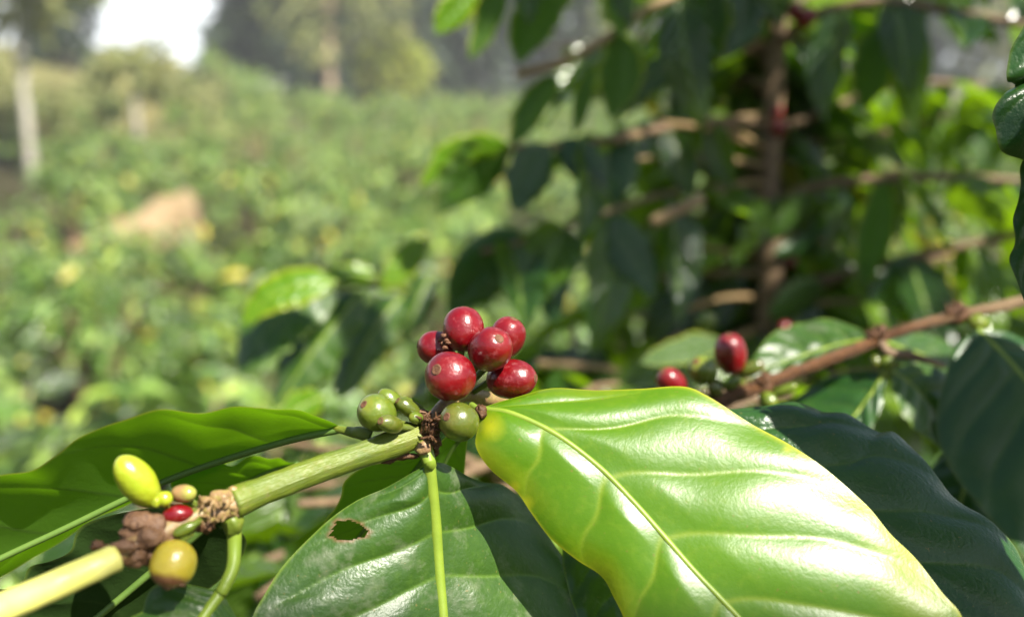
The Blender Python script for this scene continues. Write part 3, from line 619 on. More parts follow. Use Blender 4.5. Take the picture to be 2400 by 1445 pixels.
leaf(wb, [(2292, 770, 408), (2370, 850, 398), (2460, 960, 384), (2560, 1080, 368), (2660, 1240, 350)],
     [(2289, 772, 408), (2238, 815, 404), (2212, 890, 398), (2196, 970, 392), (2203, 1050, 386), (2250, 1130, 378), (2330, 1225, 368), (2450, 1330, 356), (2660, 1240, 350)],
     [(2295, 769, 408), (2400, 790, 408), (2520, 860, 398), (2640, 980, 382), (2690, 1120, 364), (2660, 1240, 350)], 'dark', veins=7, off=.3, bulge=1.6, ripple=.8, nu=140, nh=26, label="large dark drooping leaf with ripples", seed=14)
leaf(wb, [(2300, 1010, 420), (2270, 1110, 412), (2240, 1220, 402), (2230, 1330, 392)], [(2297, 1010, 420), (2210, 1060, 424), (2160, 1150, 416), (2170, 1260, 402), (2230, 1330, 392)],
     [(2303, 1010, 420), (2370, 1120, 414), (2360, 1260, 400), (2230, 1330, 392)], 'dark', veins=5, seed=15, **kw)
leaf(wb, [(2040, 790, 408), (2120, 815, 430), (2200, 842, 446), (2280, 860, 456)], [(2040, 788, 408), (2110, 780, 440), (2200, 790, 455), (2280, 860, 456)],
     [(2040, 792, 408), (2100, 850, 424), (2200, 888, 438), (2280, 860, 456)], 'mature', veins=5, seed=16, **kw)

# ================================================================ near branch at the right edge, with unseen leaves added to cast shade
nb = thing('coffee_branch', "dark rippled leaves of a close branch at the right edge of the picture", 'coffee branch', P(2900, 100, 250))
v, f, u = tube(crv([(2500, -420, 262), (2750, -160, 252), (3000, 60, 240), (3300, 330, 222)], 40), [mm(22, 250), mm(26, 230)], 12, lump=.1)
mesh('stem_segment', v, f, M['brown_stem'], nb, uv=u)
leaf(nb, [(2640, -260, 258), (2600, -60, 256), (2575, 130, 256), (2560, 290, 257), (2500, 400, 259)],
     [(2636, -260, 258), (2500, -160, 257), (2430, -20, 256), (2402, 55, 256), (2376, 105, 256), (2362, 150, 257), (2357, 185, 257), (2372, 194, 260), (2378, 205, 262), (2350, 228, 258), (2332, 248, 257), (2325, 275, 257), (2333, 305, 257), (2338, 340, 257), (2352, 358, 258), (2390, 372, 259), (2440, 395, 259), (2500, 400, 259)],
     [(2644, -260, 258), (2740, -120, 256), (2760, 80, 254), (2720, 260, 255), (2620, 380, 257), (2500, 400, 259)],
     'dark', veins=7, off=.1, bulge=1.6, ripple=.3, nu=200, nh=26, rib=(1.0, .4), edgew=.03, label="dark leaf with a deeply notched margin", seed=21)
leaf(nb, [(2560, 220, 272), (2500, 360, 272), (2470, 480, 272), (2440, 640, 272), (2420, 760, 272)],
     [(2557, 220, 272), (2440, 330, 272), (2392, 385, 272), (2393, 440, 272), (2376, 510, 272), (2378, 570, 272), (2366, 610, 272), (2385, 665, 272), (2420, 760, 272)],
     [(2563, 220, 272), (2600, 360, 272), (2580, 520, 272), (2500, 680, 272), (2420, 760, 272)],
     'dark', veins=6, bulge=1.2, ripple=.4, nu=120, nh=20, label="narrow dark leaf hanging below the notched one", seed=22)
sleaf(nb, [sunward(*q) for q in [(1760, 960, 293, 112), (1850, 1010, 289, 112), (2000, 1100, 284, 112), (2150, 1210, 276, 112), (2300, 1340, 268, 112), (2420, 1460, 262, 112)]], 195, 'dark', seed=77, nu=60, nh=12)  # unseen leaves added sunward of the dark right leaves to shade them
sleaf(nb, [sunward(*q) for q in [(1760, 985, 291, 112), (1850, 1050, 286, 112), (1990, 1170, 277, 112), (2150, 1310, 267, 112), (2290, 1440, 258, 112)]], 110, 'dark', seed=80, nu=60, nh=12)
sleaf(nb, [sunward(*q) for q in [(2120, 1330, 266, 118), (2220, 1400, 262, 118), (2330, 1460, 260, 118), (2450, 1540, 256, 118)]], 170, 'dark', seed=81, nu=60, nh=12)
sleaf(nb, [sunward(*q) for q in [(2290, 770, 405, 150), (2330, 880, 396, 150), (2330, 1000, 388, 150), (2350, 1130, 376, 150), (2400, 1280, 362, 150)]], 260, 'dark', seed=78, nu=60, nh=12)
sleaf(nb, [sunward(*q) for q in [(2050, 880, 398, 190), (2160, 900, 400, 190), (2260, 960, 396, 190), (2330, 1060, 388, 190)]], 170, 'dark', seed=79, nu=60, nh=12)
sk = dict(nu=60, nh=12, bulge=1.5, ripple=.6)  # further unseen leaves added on this branch as shade casters
for mid, w in [([(2780, -120, 225), (2860, 40, 218), (2960, 240, 210), (3060, 460, 204)], 190), ([(2980, 40, 222), (3120, 160, 214), (3280, 340, 204), (3380, 540, 198)], 190),
               ([(2900, 0, 230), (2800, 200, 222), (2760, 420, 216), (2760, 640, 214)], 170), ([(3060, 120, 226), (3050, 360, 214), (3080, 620, 206), (3120, 860, 200)], 190)]:
    sleaf(nb, mid, w, 'dark', seed=int(w + mid[0][0]), **sk)
# ================================================================ low-poly leaves for plants out of focus
def blade(nu, nv, width=.19, fold=.25, droop=.35, wave=.02, seed=0):
    """Unit-length leaf along +x, upper side +z."""
    r = random.Random(seed); V = []; UV = []
    for i in range(nu + 1):
        u = i / nu; w = width * (math.sin(math.pi * min(1, u ** .8)) ** .85) * (1 - .25 * u) + .004
        for j in range(-nv, nv + 1):
            t = j / nv
            x = u - droop * .18 * u * u; y = t * w
            z = -droop * .55 * u ** 2 + fold * abs(t) * w + wave * math.sin(u * 17 + t * 2 + seed) * abs(t) ** 2 + .012 * math.sin(u * 40 - abs(t) * 9) * min(1, w * 12)
            V.append((x, y, z)); UV.append((u, t * .5 + .5))
    k = 2 * nv + 1
    F = [(i * k + j, (i + 1) * k + j, (i + 1) * k + j + 1, i * k + j + 1) for i in range(nu) for j in range(2 * nv)]
    return np.array(V), np.array(F), np.array(UV)
HI = [blade(12, 3, .19, f_, d_, .022, s_) for s_, (f_, d_) in enumerate([(.25, .5), (.45, .25), (.1, .8), (.3, .1)])]
LO = [blade(4, 1, .2, f_, d_, .0, s_) for s_, (f_, d_) in enumerate([(.25, .5), (.4, .2), (.15, .8)])]
def frame(direction, up, roll=0.0):
    x = np.asarray(direction, float); x /= np.linalg.norm(x)
    y = np.cross(up, x); y /= np.linalg.norm(y) + 1e-9; z = np.cross(x, y)
    c, s_ = math.cos(roll), math.sin(roll)
    return np.stack([x, y * c + z * s_, z * c - y * s_], 1)
def many(name, items, mat, parent=None, lib=LO):          # items: (pos, R, size, variant, tint)
    V = []; F = []; UV = []; T = []; o = 0
    for pos, R_, sz, k, ti in items:
        v, f, u = lib[k % len(lib)]
        V.append(v @ R_.T * sz + pos); F.append(f + o); UV.append(u); T.append(np.full(len(v), ti)); o += len(v)
    V = np.vstack(V); F = np.vstack(F)
    me = bpy.data.meshes.new(name)
    me.vertices.add(len(V)); me.vertices.foreach_set('co', V.astype(np.float32).ravel())
    me.loops.add(F.size); me.loops.foreach_set('vertex_index', F.astype(np.int32).ravel())
    me.polygons.add(len(F)); me.polygons.foreach_set('loop_start', np.arange(0, F.size, 4, dtype=np.int32)); me.polygons.foreach_set('loop_total', np.full(len(F), 4, np.int32))
    me.polygons.foreach_set('use_smooth', np.ones(len(F), bool))
    me.update(calc_edges=True)
    a = me.attributes.new('tint', 'FLOAT', 'POINT'); a.data.foreach_set('value', np.concatenate(T).astype(np.float32))
    ul = me.uv_layers.new(name='UVMap'); ul.data.foreach_set('uv', np.vstack(UV)[F.ravel()].astype(np.float32).ravel())
    me.materials.append(mat); me.validate()
    ob = bpy.data.objects.new(name, me); COL.objects.link(ob)
    if parent is not None: attach(ob, parent)
    return ob
HIM = []
for k in range(len(HI)):                                   # shared meshes for single leaves
    ob = many('leaf', [(np.zeros(3), np.eye(3), 1.0, k, 0.0)], M['tree'], None, HI); HIM.append(ob.data); bpy.data.objects.remove(ob)
def one_leaf(parent, pos, R_, sz, k):
    ob = bpy.data.objects.new('leaf', HIM[k % len(HIM)]); COL.objects.link(ob); ob.parent = parent
    A4 = Matrix([[R_[i][0] * sz, R_[i][1] * sz, R_[i][2] * sz, pos[i]] for i in range(3)] + [[0, 0, 0, 1]])
    ob.matrix_basis = Matrix.Translation(-Vector(parent.location)) @ A4
    return ob

def dress(parent, branches, budget, rs, size=(.11, .16), step=.055, keep=None, droop=.55):
    """Opposite leaf pairs along each branch; the largest in view are parts, the rest one foliage part."""
    L = []
    for c in branches:
        n = len(c); Ls = np.linalg.norm(np.diff(c, axis=0), axis=1).sum(); m_ = max(2, int(Ls / step))
        for i in range(m_):
            f_ = (i + .5) / m_; k = min(n - 2, int(f_ * (n - 1))); p = c[k] + (c[k + 1] - c[k]) * (f_ * (n - 1) - k)
            t = c[k + 1] - c[k]; t /= np.linalg.norm(t)
            sd_ = np.cross(t, [0, 0, 1]); sd_ /= np.linalg.norm(sd_) + 1e-9
            for sg in (-1, 1):
                if rs.random() < .12: continue
                dv = sd_ * sg * rs.uniform(.5, 1) + t * rs.uniform(.1, .7) + np.array([0, 0, -rs.uniform(.05, droop * 1.8)])
                R_ = frame(dv, np.array([rs.uniform(-.4, .4), rs.uniform(-.4, .4), 1.0]), rs.uniform(-.5, .5))
                sz = rs.uniform(*size)
                if keep and not keep(p + dv / np.linalg.norm(dv) * sz * .5, sz): continue
                L.append((p, R_, sz, rs.randrange(4), rs.random()))
    def score(q):
        c_ = q[0] + q[1][:, 0] * q[2] * .5; px, py = PX(c_[None]); d = -((c_ - CAM) @ BACK)
        vis = d > .1 and -60 < px[0] < 2460 and -60 < py[0] < 1500
        return (0 if vis else 1, d / q[2])
    L.sort(key=score)
    for q in L[:budget]: one_leaf(parent, *q[:4])
    if L[budget:]:
        tag(many('foliage', L[budget:], M['tree'], parent, HI), kind='stuff')
    return L
def branch(parent, pts, r, mat='bark', name='branch', n=30):
    c = crv(pts, n); v, f, u = tube(c, r, 10, lump=.12, freq=120); mesh(name, v, f, M[mat], parent, uv=u); return c

# ================================================================ coffee tree on the right, out of focus
ct = thing('coffee_tree', "shaded coffee tree with an upright brown trunk and long side branches on the right", 'coffee tree', (P(1800, 700, 800)[0], P(1800, 700, 800)[1], gz(.2, .9)))
tr = crv(np.array([[P(1800, 0, 800)[0] + .01, P(1800, 700, 800)[1] + .02, gz(.2, .9)], P(1795, 900, 800), P(1795, 650, 800), P(1808, 350, 800), P(1822, 100, 800), P(1850, -250, 800), P(1880, -800, 800)]), 80)
v, f, u = tube(tr, [.016, .013, .0105, .0095, .008, .006], 14, lump=.1, freq=90); mesh('trunk', v, f, M['bark'], ct, uv=u)
B = []
for pts, r0, r1, mt in [
    ([(1802, 470, 800), (1700, 440, 770), (1560, 455, 735), (1400, 505, 705), (1250, 560, 680), (1130, 590, 660)], .0028, .0018, 'bark'),
    ([(1800, 480, 800), (1900, 440, 770), (2040, 420, 750), (2250, 415, 740), (2450, 430, 735)], .0042, .003, 'bark'),
    ([(1806, 290, 800), (1700, 290, 780), (1560, 300, 750), (1380, 335, 715), (1190, 345, 690), (1060, 335, 670)], .0040, .0022, 'bark'),
    ([(1798, 680, 800), (1950, 650, 770), (2120, 605, 745), (2330, 560, 730), (2500, 520, 720)], .0040, .003, 'bark'),
    ([(1820, 120, 800), (1900, 40, 770), (2060, 5, 740), (2250, 30, 720), (2450, 70, 700)], .0042, .003, 'bark'),
    ([(1835, -100, 800), (1700, -60, 770), (1520, 20, 740), (1420, 90, 715), (1320, 145, 700), (1210, 175, 690)], .0036, .0032, 'tan'),
    ([(1835, -120, 800), (1650, -190, 760), (1400, -180, 720), (1200, -110, 690), (1050, -20, 670)], .0040, .0025, 'bark'),
    ([(1798, 760, 800), (1700, 800, 760), (1520, 872, 700), (1400, 860, 680), (1260, 850, 660)], .0034, .0024, 'tan'),
    ([(1796, 640, 800), (1690, 640, 830), (1560, 650, 870), (1400, 690, 900)], .0036, .0024, 'tan'),
    ([(1798, 560, 800), (1940, 590, 860), (2100, 640, 930), (2300, 700, 1000)], .0036, .0024, 'bark'),
    ([(1806, 330, 800), (1960, 330, 860), (2150, 290, 930), (2380, 230, 1000)], .0036, .0024, 'bark'),
    ([(1812, 200, 800), (1700, 180, 860), (1550, 190, 930), (1400, 230, 1000)], .0036, .0024, 'bark'),
    ([(1796, 800, 800), (1960, 800, 780), (2150, 760, 760), (2350, 720, 750)], .0036, .0024, 'tan'),
    ([(1840, -150, 800), (2000, -200, 780), (2200, -160, 760), (2450, -80, 740)], .0036, .0024, 'bark')]:
    B.append(branch(ct, pts, [r0, r1], mt))
v, f, u = tube(crv([(1528, 522, 640), (1590, 493, 640), (1645, 465, 645)], 10), [.0042, .004], 10); mesh('branch', v, f, M['tan'], ct, uv=u)
# leaves that can be told apart, plus one bright blade added for a sunlit half
KL = dict(nu=34, nh=7, rib=None, ripple=1.2, bulge=2.5)
KEY = [ # mid, half width, material, ta, tb, label
 ([(1200, 342, 690), (1130, 375, 684), (1075, 430, 680), (1030, 500, 676)], 62, 'mature', 1.4, -1.2, "drooping leaf with a sunlit yellow green upper half"),
 ([(1195, 338, 676), (1115, 342, 670), (1045, 368, 666), (985, 440, 662)], 34, 'young', .6, -.4, "yellow green sunlit leaf at the tip of the long branch"),  # bright blade added over the drooping leaf: its sunlit half put into colour
 ([(1290, 338, 700), (1250, 385, 694), (1225, 440, 690), (1208, 500, 688)], 52, 'dark', .2, -.2, "bluish drooping leaf"),
 ([(1300, 335, 705), (1345, 360, 700), (1390, 400, 696), (1420, 450, 694)], 48, 'dark', .3, .2, None),
 ([(1470, 318, 730), (1460, 370, 724), (1450, 430, 720), (1440, 480, 720)], 40, 'dark', 0, .4, None),
 ([(1215, 535, 680), (1165, 590, 674), (1110, 660, 668), (1050, 740, 664)], 66, 'dark', .4, -.6, "dark bluish leaf hanging behind the red cherries"),
 ([(1300, 545, 690), (1290, 620, 684), (1290, 690, 680), (1300, 760, 678)], 50, 'dark', .3, .3, None),
 ([(1420, 515, 705), (1470, 570, 700), (1510, 640, 696), (1530, 700, 694)], 55, 'dark', .4, -.2, None),
 ([(1330, -60, 690), (1270, 10, 684), (1235, 80, 680), (1215, 150, 678)], 58, 'under', -.6, .8, "dark hanging leaf at the top"),
 ([(1310, 175, 700), (1265, 225, 694), (1225, 285, 690), (1198, 345, 688)], 36, 'under', -.3, 1.0, "slender hanging leaf below the tan twig"),
 ([(1450, 75, 715), (1455, 140, 710), (1450, 200, 706), (1430, 280, 704)], 54, 'under', -.4, .6, "broad dark leaf hanging from the tan twig"),
 ([(1390, 150, 700), (1372, 210, 700), (1360, 260, 700), (1345, 320, 700)], 22, 'under', -.4, 1.0, None),
 ([(1120, -30, 670), (1085, 0, 668), (1050, 40, 666), (1020, 80, 664)], 40, 'young', .4, -.6, "bright green leaf at the top edge"),
 ([(1440, -50, 715), (1450, 0, 712), (1455, 45, 710), (1455, 90, 708)], 40, 'young', .2, .2, "yellow green leaf lit from above"),
 ([(1190, -60, 680), (1150, 20, 676), (1130, 80, 674), (1100, 140, 672)], 34, 'under', -.6, .8, None),
 ([(1760, -80, 770), (1740, -10, 764), (1725, 60, 760), (1700, 140, 756)], 70, 'dark', .4, -.4, "bluish black leaf beside the trunk top"),
 ([(1650, -60, 760), (1650, 40, 754), (1640, 130, 750), (1620, 210, 748)], 60, 'under', -.6, .8, None),
 ([(2060, 60, 745), (2050, 120, 740), (2040, 180, 736), (2020, 260, 734)], 52, 'under', -.8, .8, "olive underside hanging under the top branch"),
 ([(2075, 420, 745), (2060, 500, 740), (2040, 580, 736), (2020, 680, 734)], 46, 'under', -.8, .8, "long olive underside hanging from the middle branch"),
 ([(1910, 455, 770), (1870, 490, 766), (1835, 530, 762), (1805, 560, 760)], 34, 'mature', 1.0, -.6, "pale shining leaf beside the trunk"),
 ([(1965, 535, 770), (1910, 560, 764), (1860, 580, 760), (1810, 595, 758)], 26, 'dark', .6, .2, None),
 ([(1930, 660, 770), (1890, 685, 764), (1850, 710, 760), (1800, 740, 756)], 40, 'mature', 1.0, -.4, None),
 ([(2170, 590, 745), (2120, 650, 740), (2070, 710, 736), (2010, 760, 732)], 48, 'dark', .4, -.2, None),
 ([(1690, 560, 780), (1660, 590, 776), (1640, 610, 774), (1610, 640, 772)], 34, 'young', .4, -.4, None),
 ([(1540, 520, 720), (1555, 550, 716), (1560, 580, 714), (1565, 620, 712)], 24, 'young', .4, -.4, None),
 ([(1700, 800, 560), (1620, 815, 556), (1560, 830, 552), (1500, 850, 550)], 34, 'under', -.4, .4, None)]
for mid, w, mt, ta, tb, lb in KEY:
    o = sleaf(ct, mid, w, mt, ta, tb, face=-1 if mt == 'under' else 1, wavy=.08, seed=int(mid[0][0]), label=lb, yellow=.4 if mt in ('mature', 'young') else 0, **KL)
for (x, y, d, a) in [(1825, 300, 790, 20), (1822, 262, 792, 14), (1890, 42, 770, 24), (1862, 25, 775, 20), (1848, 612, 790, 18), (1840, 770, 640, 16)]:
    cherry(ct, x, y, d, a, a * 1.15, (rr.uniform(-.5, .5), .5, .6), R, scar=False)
cherry(ct, 1655, 752, 600, 22, 24, (.2, .5, .7), 'green', scar=False, label="round lime green cherry")
rs = random.Random(11)
def keep(p, sz):
    px, py = PX(p[None]); px, py = px[0], py[0]
    if px < 1330 and py > -40 and py < 560: return False
    if px < 1180: return False
    if 1180 < px < 1790 and 190 < py < 310 and rs.random() < .85: return False
    return True
for k in range(34):
    a = rs.uniform(1250, 2500); b = rs.uniform(-120, 760); d = rs.uniform(900, 1700)
    B.append(branch(ct, [(1800 + rs.uniform(-10, 10), b + rs.uniform(-40, 120), 805), ((1800 + a) / 2, b + rs.uniform(-60, 30), (800 + d) / 2), (a, b, d)], [.0036, .002], 'bark', n=14))
for k in range(9):
    y0 = rs.uniform(250, 780); x1 = rs.choice([rs.uniform(1420, 1700), rs.uniform(1900, 2380)]); y1 = y0 - rs.uniform(-80, 90)
    branch(ct, [(1800, y0, 800), ((1800 + x1) / 2, (y0 + y1) / 2 - 15, 770), (x1, y1, 720 + rs.uniform(-60, 60))], [.0026, .0018], 'tan', n=14)
dress(ct, B, 100 - len(KEY), rs, size=(.065, .12), step=.04, keep=keep)

# ================================================================ unseen taller coffee tree added right of the camera, boughs set to cast shade
def sunproj(p):
    p = np.asarray(p, float); a = np.cross(SUN, [0, 0, 1.0]); a /= np.linalg.norm(a); b = np.cross(a, SUN)
    return np.stack([p @ a, p @ b], -1)
LIT = np.array([sunproj(P(*q)) for q in [(1133, 957, 262), (1400, 914, 270), (1660, 930, 266), (1850, 1040, 255), (2085, 1250, 237), (2250, 1440, 222), (1900, 1600, 212), (1600, 1250, 238), (1245, 1200, 249), (1440, 1400, 236), (1055, 880, 257), (1190, 790, 272),
        (900, 960, 255), (800, 1100, 250), (700, 1300, 246), (600, 1420, 244), (520, 1180, 235), (322, 1125, 228), (400, 1320, 222), (150, 1370, 210), (0, 1430, 203), (960, 1200, 256), (620, 715, 590), (700, 668, 594), (1060, 340, 684), (1720, 830, 378), (1646, 867, 372), (1575, 897, 366), (1000, 380, 680), (1000, 1400, 250), (1750, 1330, 228)]])
oc = thing('coffee_tree', "unseen coffee tree added beside the camera to shade the right side", 'coffee tree', (1.9, -.9, gz(1.9, -.9)))
v, f, u = tube(crv(np.array([[1.9, -.9, gz(1.9, -.9)], [1.88, -.88, 1.6], [1.8, -.8, 2.7], [1.7, -.75, 3.7]]), 30), [.035, .028, .02, .012], 12, lump=.1, freq=40)
mesh('trunk', v, f, M['bark'], oc, uv=u)
rs = random.Random(31); it = []; OB = []
for k in range(15):
    x1 = rs.uniform(.05, 1.3); y1 = rs.uniform(-.75, .75); z1 = CAM[2] + rs.uniform(.75, 1.5)
    b0 = np.array([1.84, -.84, z1 + rs.uniform(-.1, .3)]); e1 = np.array([x1, y1, z1])
    OB.append(crv(np.array([b0, (b0 + e1) / 2 + np.array([0, 0, .12]), e1]), 24))
for c in OB:
    for i in range(3, 24):
        for sg in (-1, 1):
            t = c[min(23, i + 1)] - c[i - 1]; t /= np.linalg.norm(t); sd_ = np.cross(t, [0, 0, 1]); sd_ /= np.linalg.norm(sd_)
            dv = sd_ * sg * rs.uniform(.6, 1) + t * rs.uniform(-.1, .7) + np.array([0, 0, -rs.uniform(0, .7)]); sz = rs.uniform(.13, .19)
            p = c[i]; mid = p + dv / np.linalg.norm(dv) * sz * .5
            pp = sunproj(np.stack([p, mid, p + dv / np.linalg.norm(dv) * sz]))
            if rs.random() < .88 or np.min(np.linalg.norm(LIT[:, None] - pp[None], axis=2)) < .062: continue
            q = mid - CAM; d = -(q @ BACK); px, py = PX(mid[None])
            if d > 0 and py[0] > -250 and -300 < px[0] < 2700: continue
            it.append((p, frame(dv, np.array([rs.uniform(-.4, .4), rs.uniform(-.4, .4), 1.0]), rs.uniform(-.5, .5)), sz, rs.randrange(4), rs.random()))
for c in OB[:6]:
    v, f, u = tube(c, [.008, .004], 8, lump=.1, freq=90); mesh('branch', v, f, M['bark'], oc, uv=u)
SH = [(1250, 60, 684), (1290, 0, 688), (1235, 120, 680), (1240, 270, 690), (1450, 130, 710), (1450, 230, 705), (1450, 10, 711), (1080, 10, 668), (1130, 70, 674), (1650, 60, 752), (1640, 160, 750), (1730, 40, 760), (1720, 110, 758), (2050, 110, 740), (2040, 200, 736),
      (2060, 500, 740), (2040, 600, 735), (1240, 420, 692), (1220, 480, 690), (1345, 380, 702), (1400, 430, 696), (1110, 640, 670), (1160, 600, 674), (1290, 650, 684), (1480, 600, 700), (1380, 220, 700), (700, 800, 630), (640, 860, 618), (760, 800, 636), (850, 780, 662), (820, 850, 656), (690, 890, 628), (1110, 450, 680), (1160, 420, 684), (1080, 700, 666)]
SH += [(rs.uniform(1280, 2450), rs.uniform(-60, 800), rs.uniform(720, 1100)) for k in range(6)]
tw = []  # a leaf is added sunward of each listed point to shade it
for q in SH:
    for L_ in (.85, 1.1, 1.4):
        c_ = P(*q) + SUN * (L_ + rs.uniform(0, .2)); dv = np.array([rs.gauss(0, 1), rs.gauss(0, 1), -rs.uniform(0, .5)]); dv /= np.linalg.norm(dv); sz = rs.uniform(.12, .17)
        p = c_ - dv * sz * .5
        if np.min(np.linalg.norm(LIT[:, None] - sunproj(np.stack([p, c_, p + dv * sz]))[None], axis=2)) < .06: continue
        d = -((c_ - CAM) @ BACK); px, py = PX(c_[None])
        if d > 0 and py[0] > -200 and -300 < px[0] < 2700: continue
        it.append((p, frame(dv, SUN + np.array([rs.gauss(0, .3), rs.gauss(0, .3), .2]), rs.uniform(-.3, .3)), sz, rs.randrange(4), rs.random()))
        pts_ = np.vstack(OB[:6]); k = np.argmin(np.linalg.norm(pts_ - p, axis=1)); tw.append(tube(crv(np.array([pts_[k], (pts_[k] + p) / 2 + np.array([0, 0, .03]), p]), 8), [.003, .0015], 5))
        break
v, f, u = join(tw); mesh('twigs', v, f, M['bark'], oc, uv=u)
tag(many('foliage', it, M['tree'], oc, HI), kind='stuff')

# ================================================================ leafy shoot left of the red cherries
sh = thing('coffee_branch', "blurred coffee shoot with long bluish leaves left of the red cherries", 'coffee branch', P(860, 672, 660))
branch(sh, [(1010, 700, 720), (940, 676, 690), (860, 668, 660), (790, 664, 640), (730, 662, 625)], [.0018, .0014], 'green_stem')
KS = dict(nu=44, nh=9, rib=(1.1, .4), ripple=1.4, bulge=1.2)
for mid, w, mt, ta, tb, yl, lb in [
 ([(800, 672, 640), (710, 700, 630), (630, 765, 620), (560, 880, 612)], 74, 'mature', -.5, 1.1, 0, "long bluish leaf, outermost of the shoot"),
 ([(790, 660, 600), (700, 668, 594), (630, 695, 590), (565, 760, 586)], 44, 'young', -.6, .6, .6, "yellow green leaf shining in the sun"),  # brighter blade added in front: sunlit half of the outer leaf as colour
 ([(850, 680, 650), (795, 745, 640), (735, 820, 632), (640, 960, 622)], 66, 'mature', .3, 1.0, 0, "grey green drooping leaf in the middle of the shoot"),
 ([(945, 690, 680), (890, 750, 670), (840, 830, 662), (790, 940, 654)], 56, 'mature', .3, 1.0, 0, "grey green drooping leaf nearest the cherries"),
 ([(770, 830, 690), (735, 870, 686), (710, 900, 684), (690, 950, 682)], 36, 'young', .2, -.2, .6, None),
 ([(1000, 560, 720), (960, 600, 714), (930, 640, 710), (890, 690, 706)], 34, 'young', .3, -.3, .3, None),
 ([(1010, 640, 700), (985, 690, 694), (965, 740, 690), (950, 800, 688)], 40, 'mature', .3, .6, 0, None),
 ([(880, 650, 690), (840, 640, 686), (790, 650, 682), (740, 690, 678)], 30, 'young', .3, .3, .3, None),
 ([(760, 930, 560), (720, 945, 556), (690, 960, 552), (650, 990, 548)], 38, 'young', .2, -.2, .2, None)]:
    sleaf(sh, mid, w, mt, ta, tb, wavy=.07, seed=int(mid[0][0]), yellow=yl, label=lb, **KS)

# ================================================================ lower plant behind and below the front branch
lp = thing('coffee_plant', "dark leafy coffee plant filling the shade below and behind the front branch", 'coffee plant', (P(1300, 1100, 620)[0], P(1300, 1100, 620)[1], gz(.05, .6)))
c0 = crv(np.array([[P(1300, 1100, 620)[0], P(1300, 1100, 620)[1], gz(.05, .6)], P(1290, 1500, 620), P(1310, 1150, 600), P(1330, 980, 600)]), 40)
v, f, u = tube(c0, [.014, .011, .007, .004], 10, lump=.1, freq=90); mesh('trunk', v, f, M['bark'], lp, uv=u)
B = []
rs = random.Random(23)
for k, (x1, y1, d1) in enumerate([(500, 1010, 640), (700, 1180, 480), (900, 1020, 560), (600, 1400, 460), (250, 1200, 600), (1750, 950, 620), (2050, 980, 640), (2350, 900, 680), (1900, 1150, 480), (2300, 1200, 520),
                                  (1600, 780, 780), (1350, 760, 800), (1050, 900, 720), (2200, 860, 760), (1500, 1250, 430), (850, 1350, 420), (300, 1450, 520), (2100, 1400, 430), (1150, 820, 760), (1450, 900, 640)]):
    y0 = rs.uniform(1000, 1250); B.append(branch(lp, [(1310, y0, 605), ((1310 + x1) / 2, (y0 + y1) / 2 - 40, (605 + d1) / 2), (x1, y1, d1)], [.0035, .002], 'bark', n=16))
def keep2(p, sz):
    q = p - CAM; d = -(q @ BACK) * 1000; px, py = PX(p[None])
    if d < 400: return False
    if py[0] < (930 if px[0] < 900 else 800): return False
    return True
dress(lp, B, 100, rs, size=(.10, .15), step=.045, keep=keep2)

# ================================================================ coffee bushes of the field
def bush_mesh(n, rad, hgt, lo, seed, parent=None, name='foliage', mat='bush', size=(.095, .14)):
    r = random.Random(seed); it = []; tips = []
    for k in range(18):
        a = r.uniform(0, 2 * math.pi); h = r.random() ** .6; el = math.asin(h); q = r.uniform(.8, 1.08)
        tips.append((a, np.array([math.cos(a) * math.cos(el) * rad * q, math.sin(a) * math.cos(el) * rad * q, hgt * (.12 + .88 * h * q)])))
    while len(it) < n:
        a, tp = tips[r.randrange(18)]; f_ = r.uniform(.7, 1.06)
        p = tp * np.array([f_, f_, .55 + .45 * f_]) + np.array([r.gauss(0, .075), r.gauss(0, .075), r.gauss(0, .05)])
        out = np.array([math.cos(a + r.gauss(0, .9)), math.sin(a + r.gauss(0, .9)), r.uniform(-.8, .2)])
        R_ = frame(out, np.array([r.gauss(0, .7), r.gauss(0, .7), 1]), r.gauss(0, .5))
        it.append((p, R_, r.uniform(*size), r.randrange(3), r.random()))
    return it
def bush_proto(k, n, lib, rad=.66, hgt=1.3):
    root = thing('coffee_bush', "x", 'coffee bush')
    many('foliage', bush_mesh(n, rad, hgt, True, 40 + k), M['bush'], root, lib)
    ps = []
    for q in range(5):
        a = q * 1.26 + k; e = np.array([math.cos(a) * rad * .45, math.sin(a) * rad * .45, hgt * .8])
        ps.append(tube(crv(np.array([[0, 0, -.1], e * np.array([.25, .25, .5]), e]), 8), [.022, .007], 6))
    v, f, u = join(ps); mesh('stems', v, f, M['bark'], root, uv=u)
    return root
near = [bush_proto(k, 620, HI) for k in range(2)]; far = [bush_proto(k + 3, 600, HI) for k in range(3)]
used = set()
def put_bush(src, x, y, z, sc, rz, label, group):
    if src.name not in used: o = src; used.add(src.name)
    else:
        o = src.copy(); COL.objects.link(o)
        for ch in src.children:
            c = ch.copy(); COL.objects.link(c); c.parent = o
    o.location = (x, y, z); o.rotation_euler = (0, 0, rz); o.scale = (sc * rs.uniform(.9, 1.1), sc * rs.uniform(.9, 1.1), sc)
    o['label'] = label; o['category'] = 'coffee bush'; o['group'] = group
rs = random.Random(5); nbush = 0
def skip(x, y):
    d = y; px, py = PX(np.array([[x, y, CAM[2] - 1.0]]))
    if px[0] < -250 - 400 / y or px[0] > 2700: return True
    if 5.3 < y < 6.7 and 330 < px[0] < 860: return True
    if 7.8 < y < 18.5 and px[0] < 150: return True
    if 12 < y < 20 and 270 < px[0] < 380: return True
    if 7.3 < y < 9.8 and abs(px[0] - 330) < 105: return True
    return False
y = 2.5
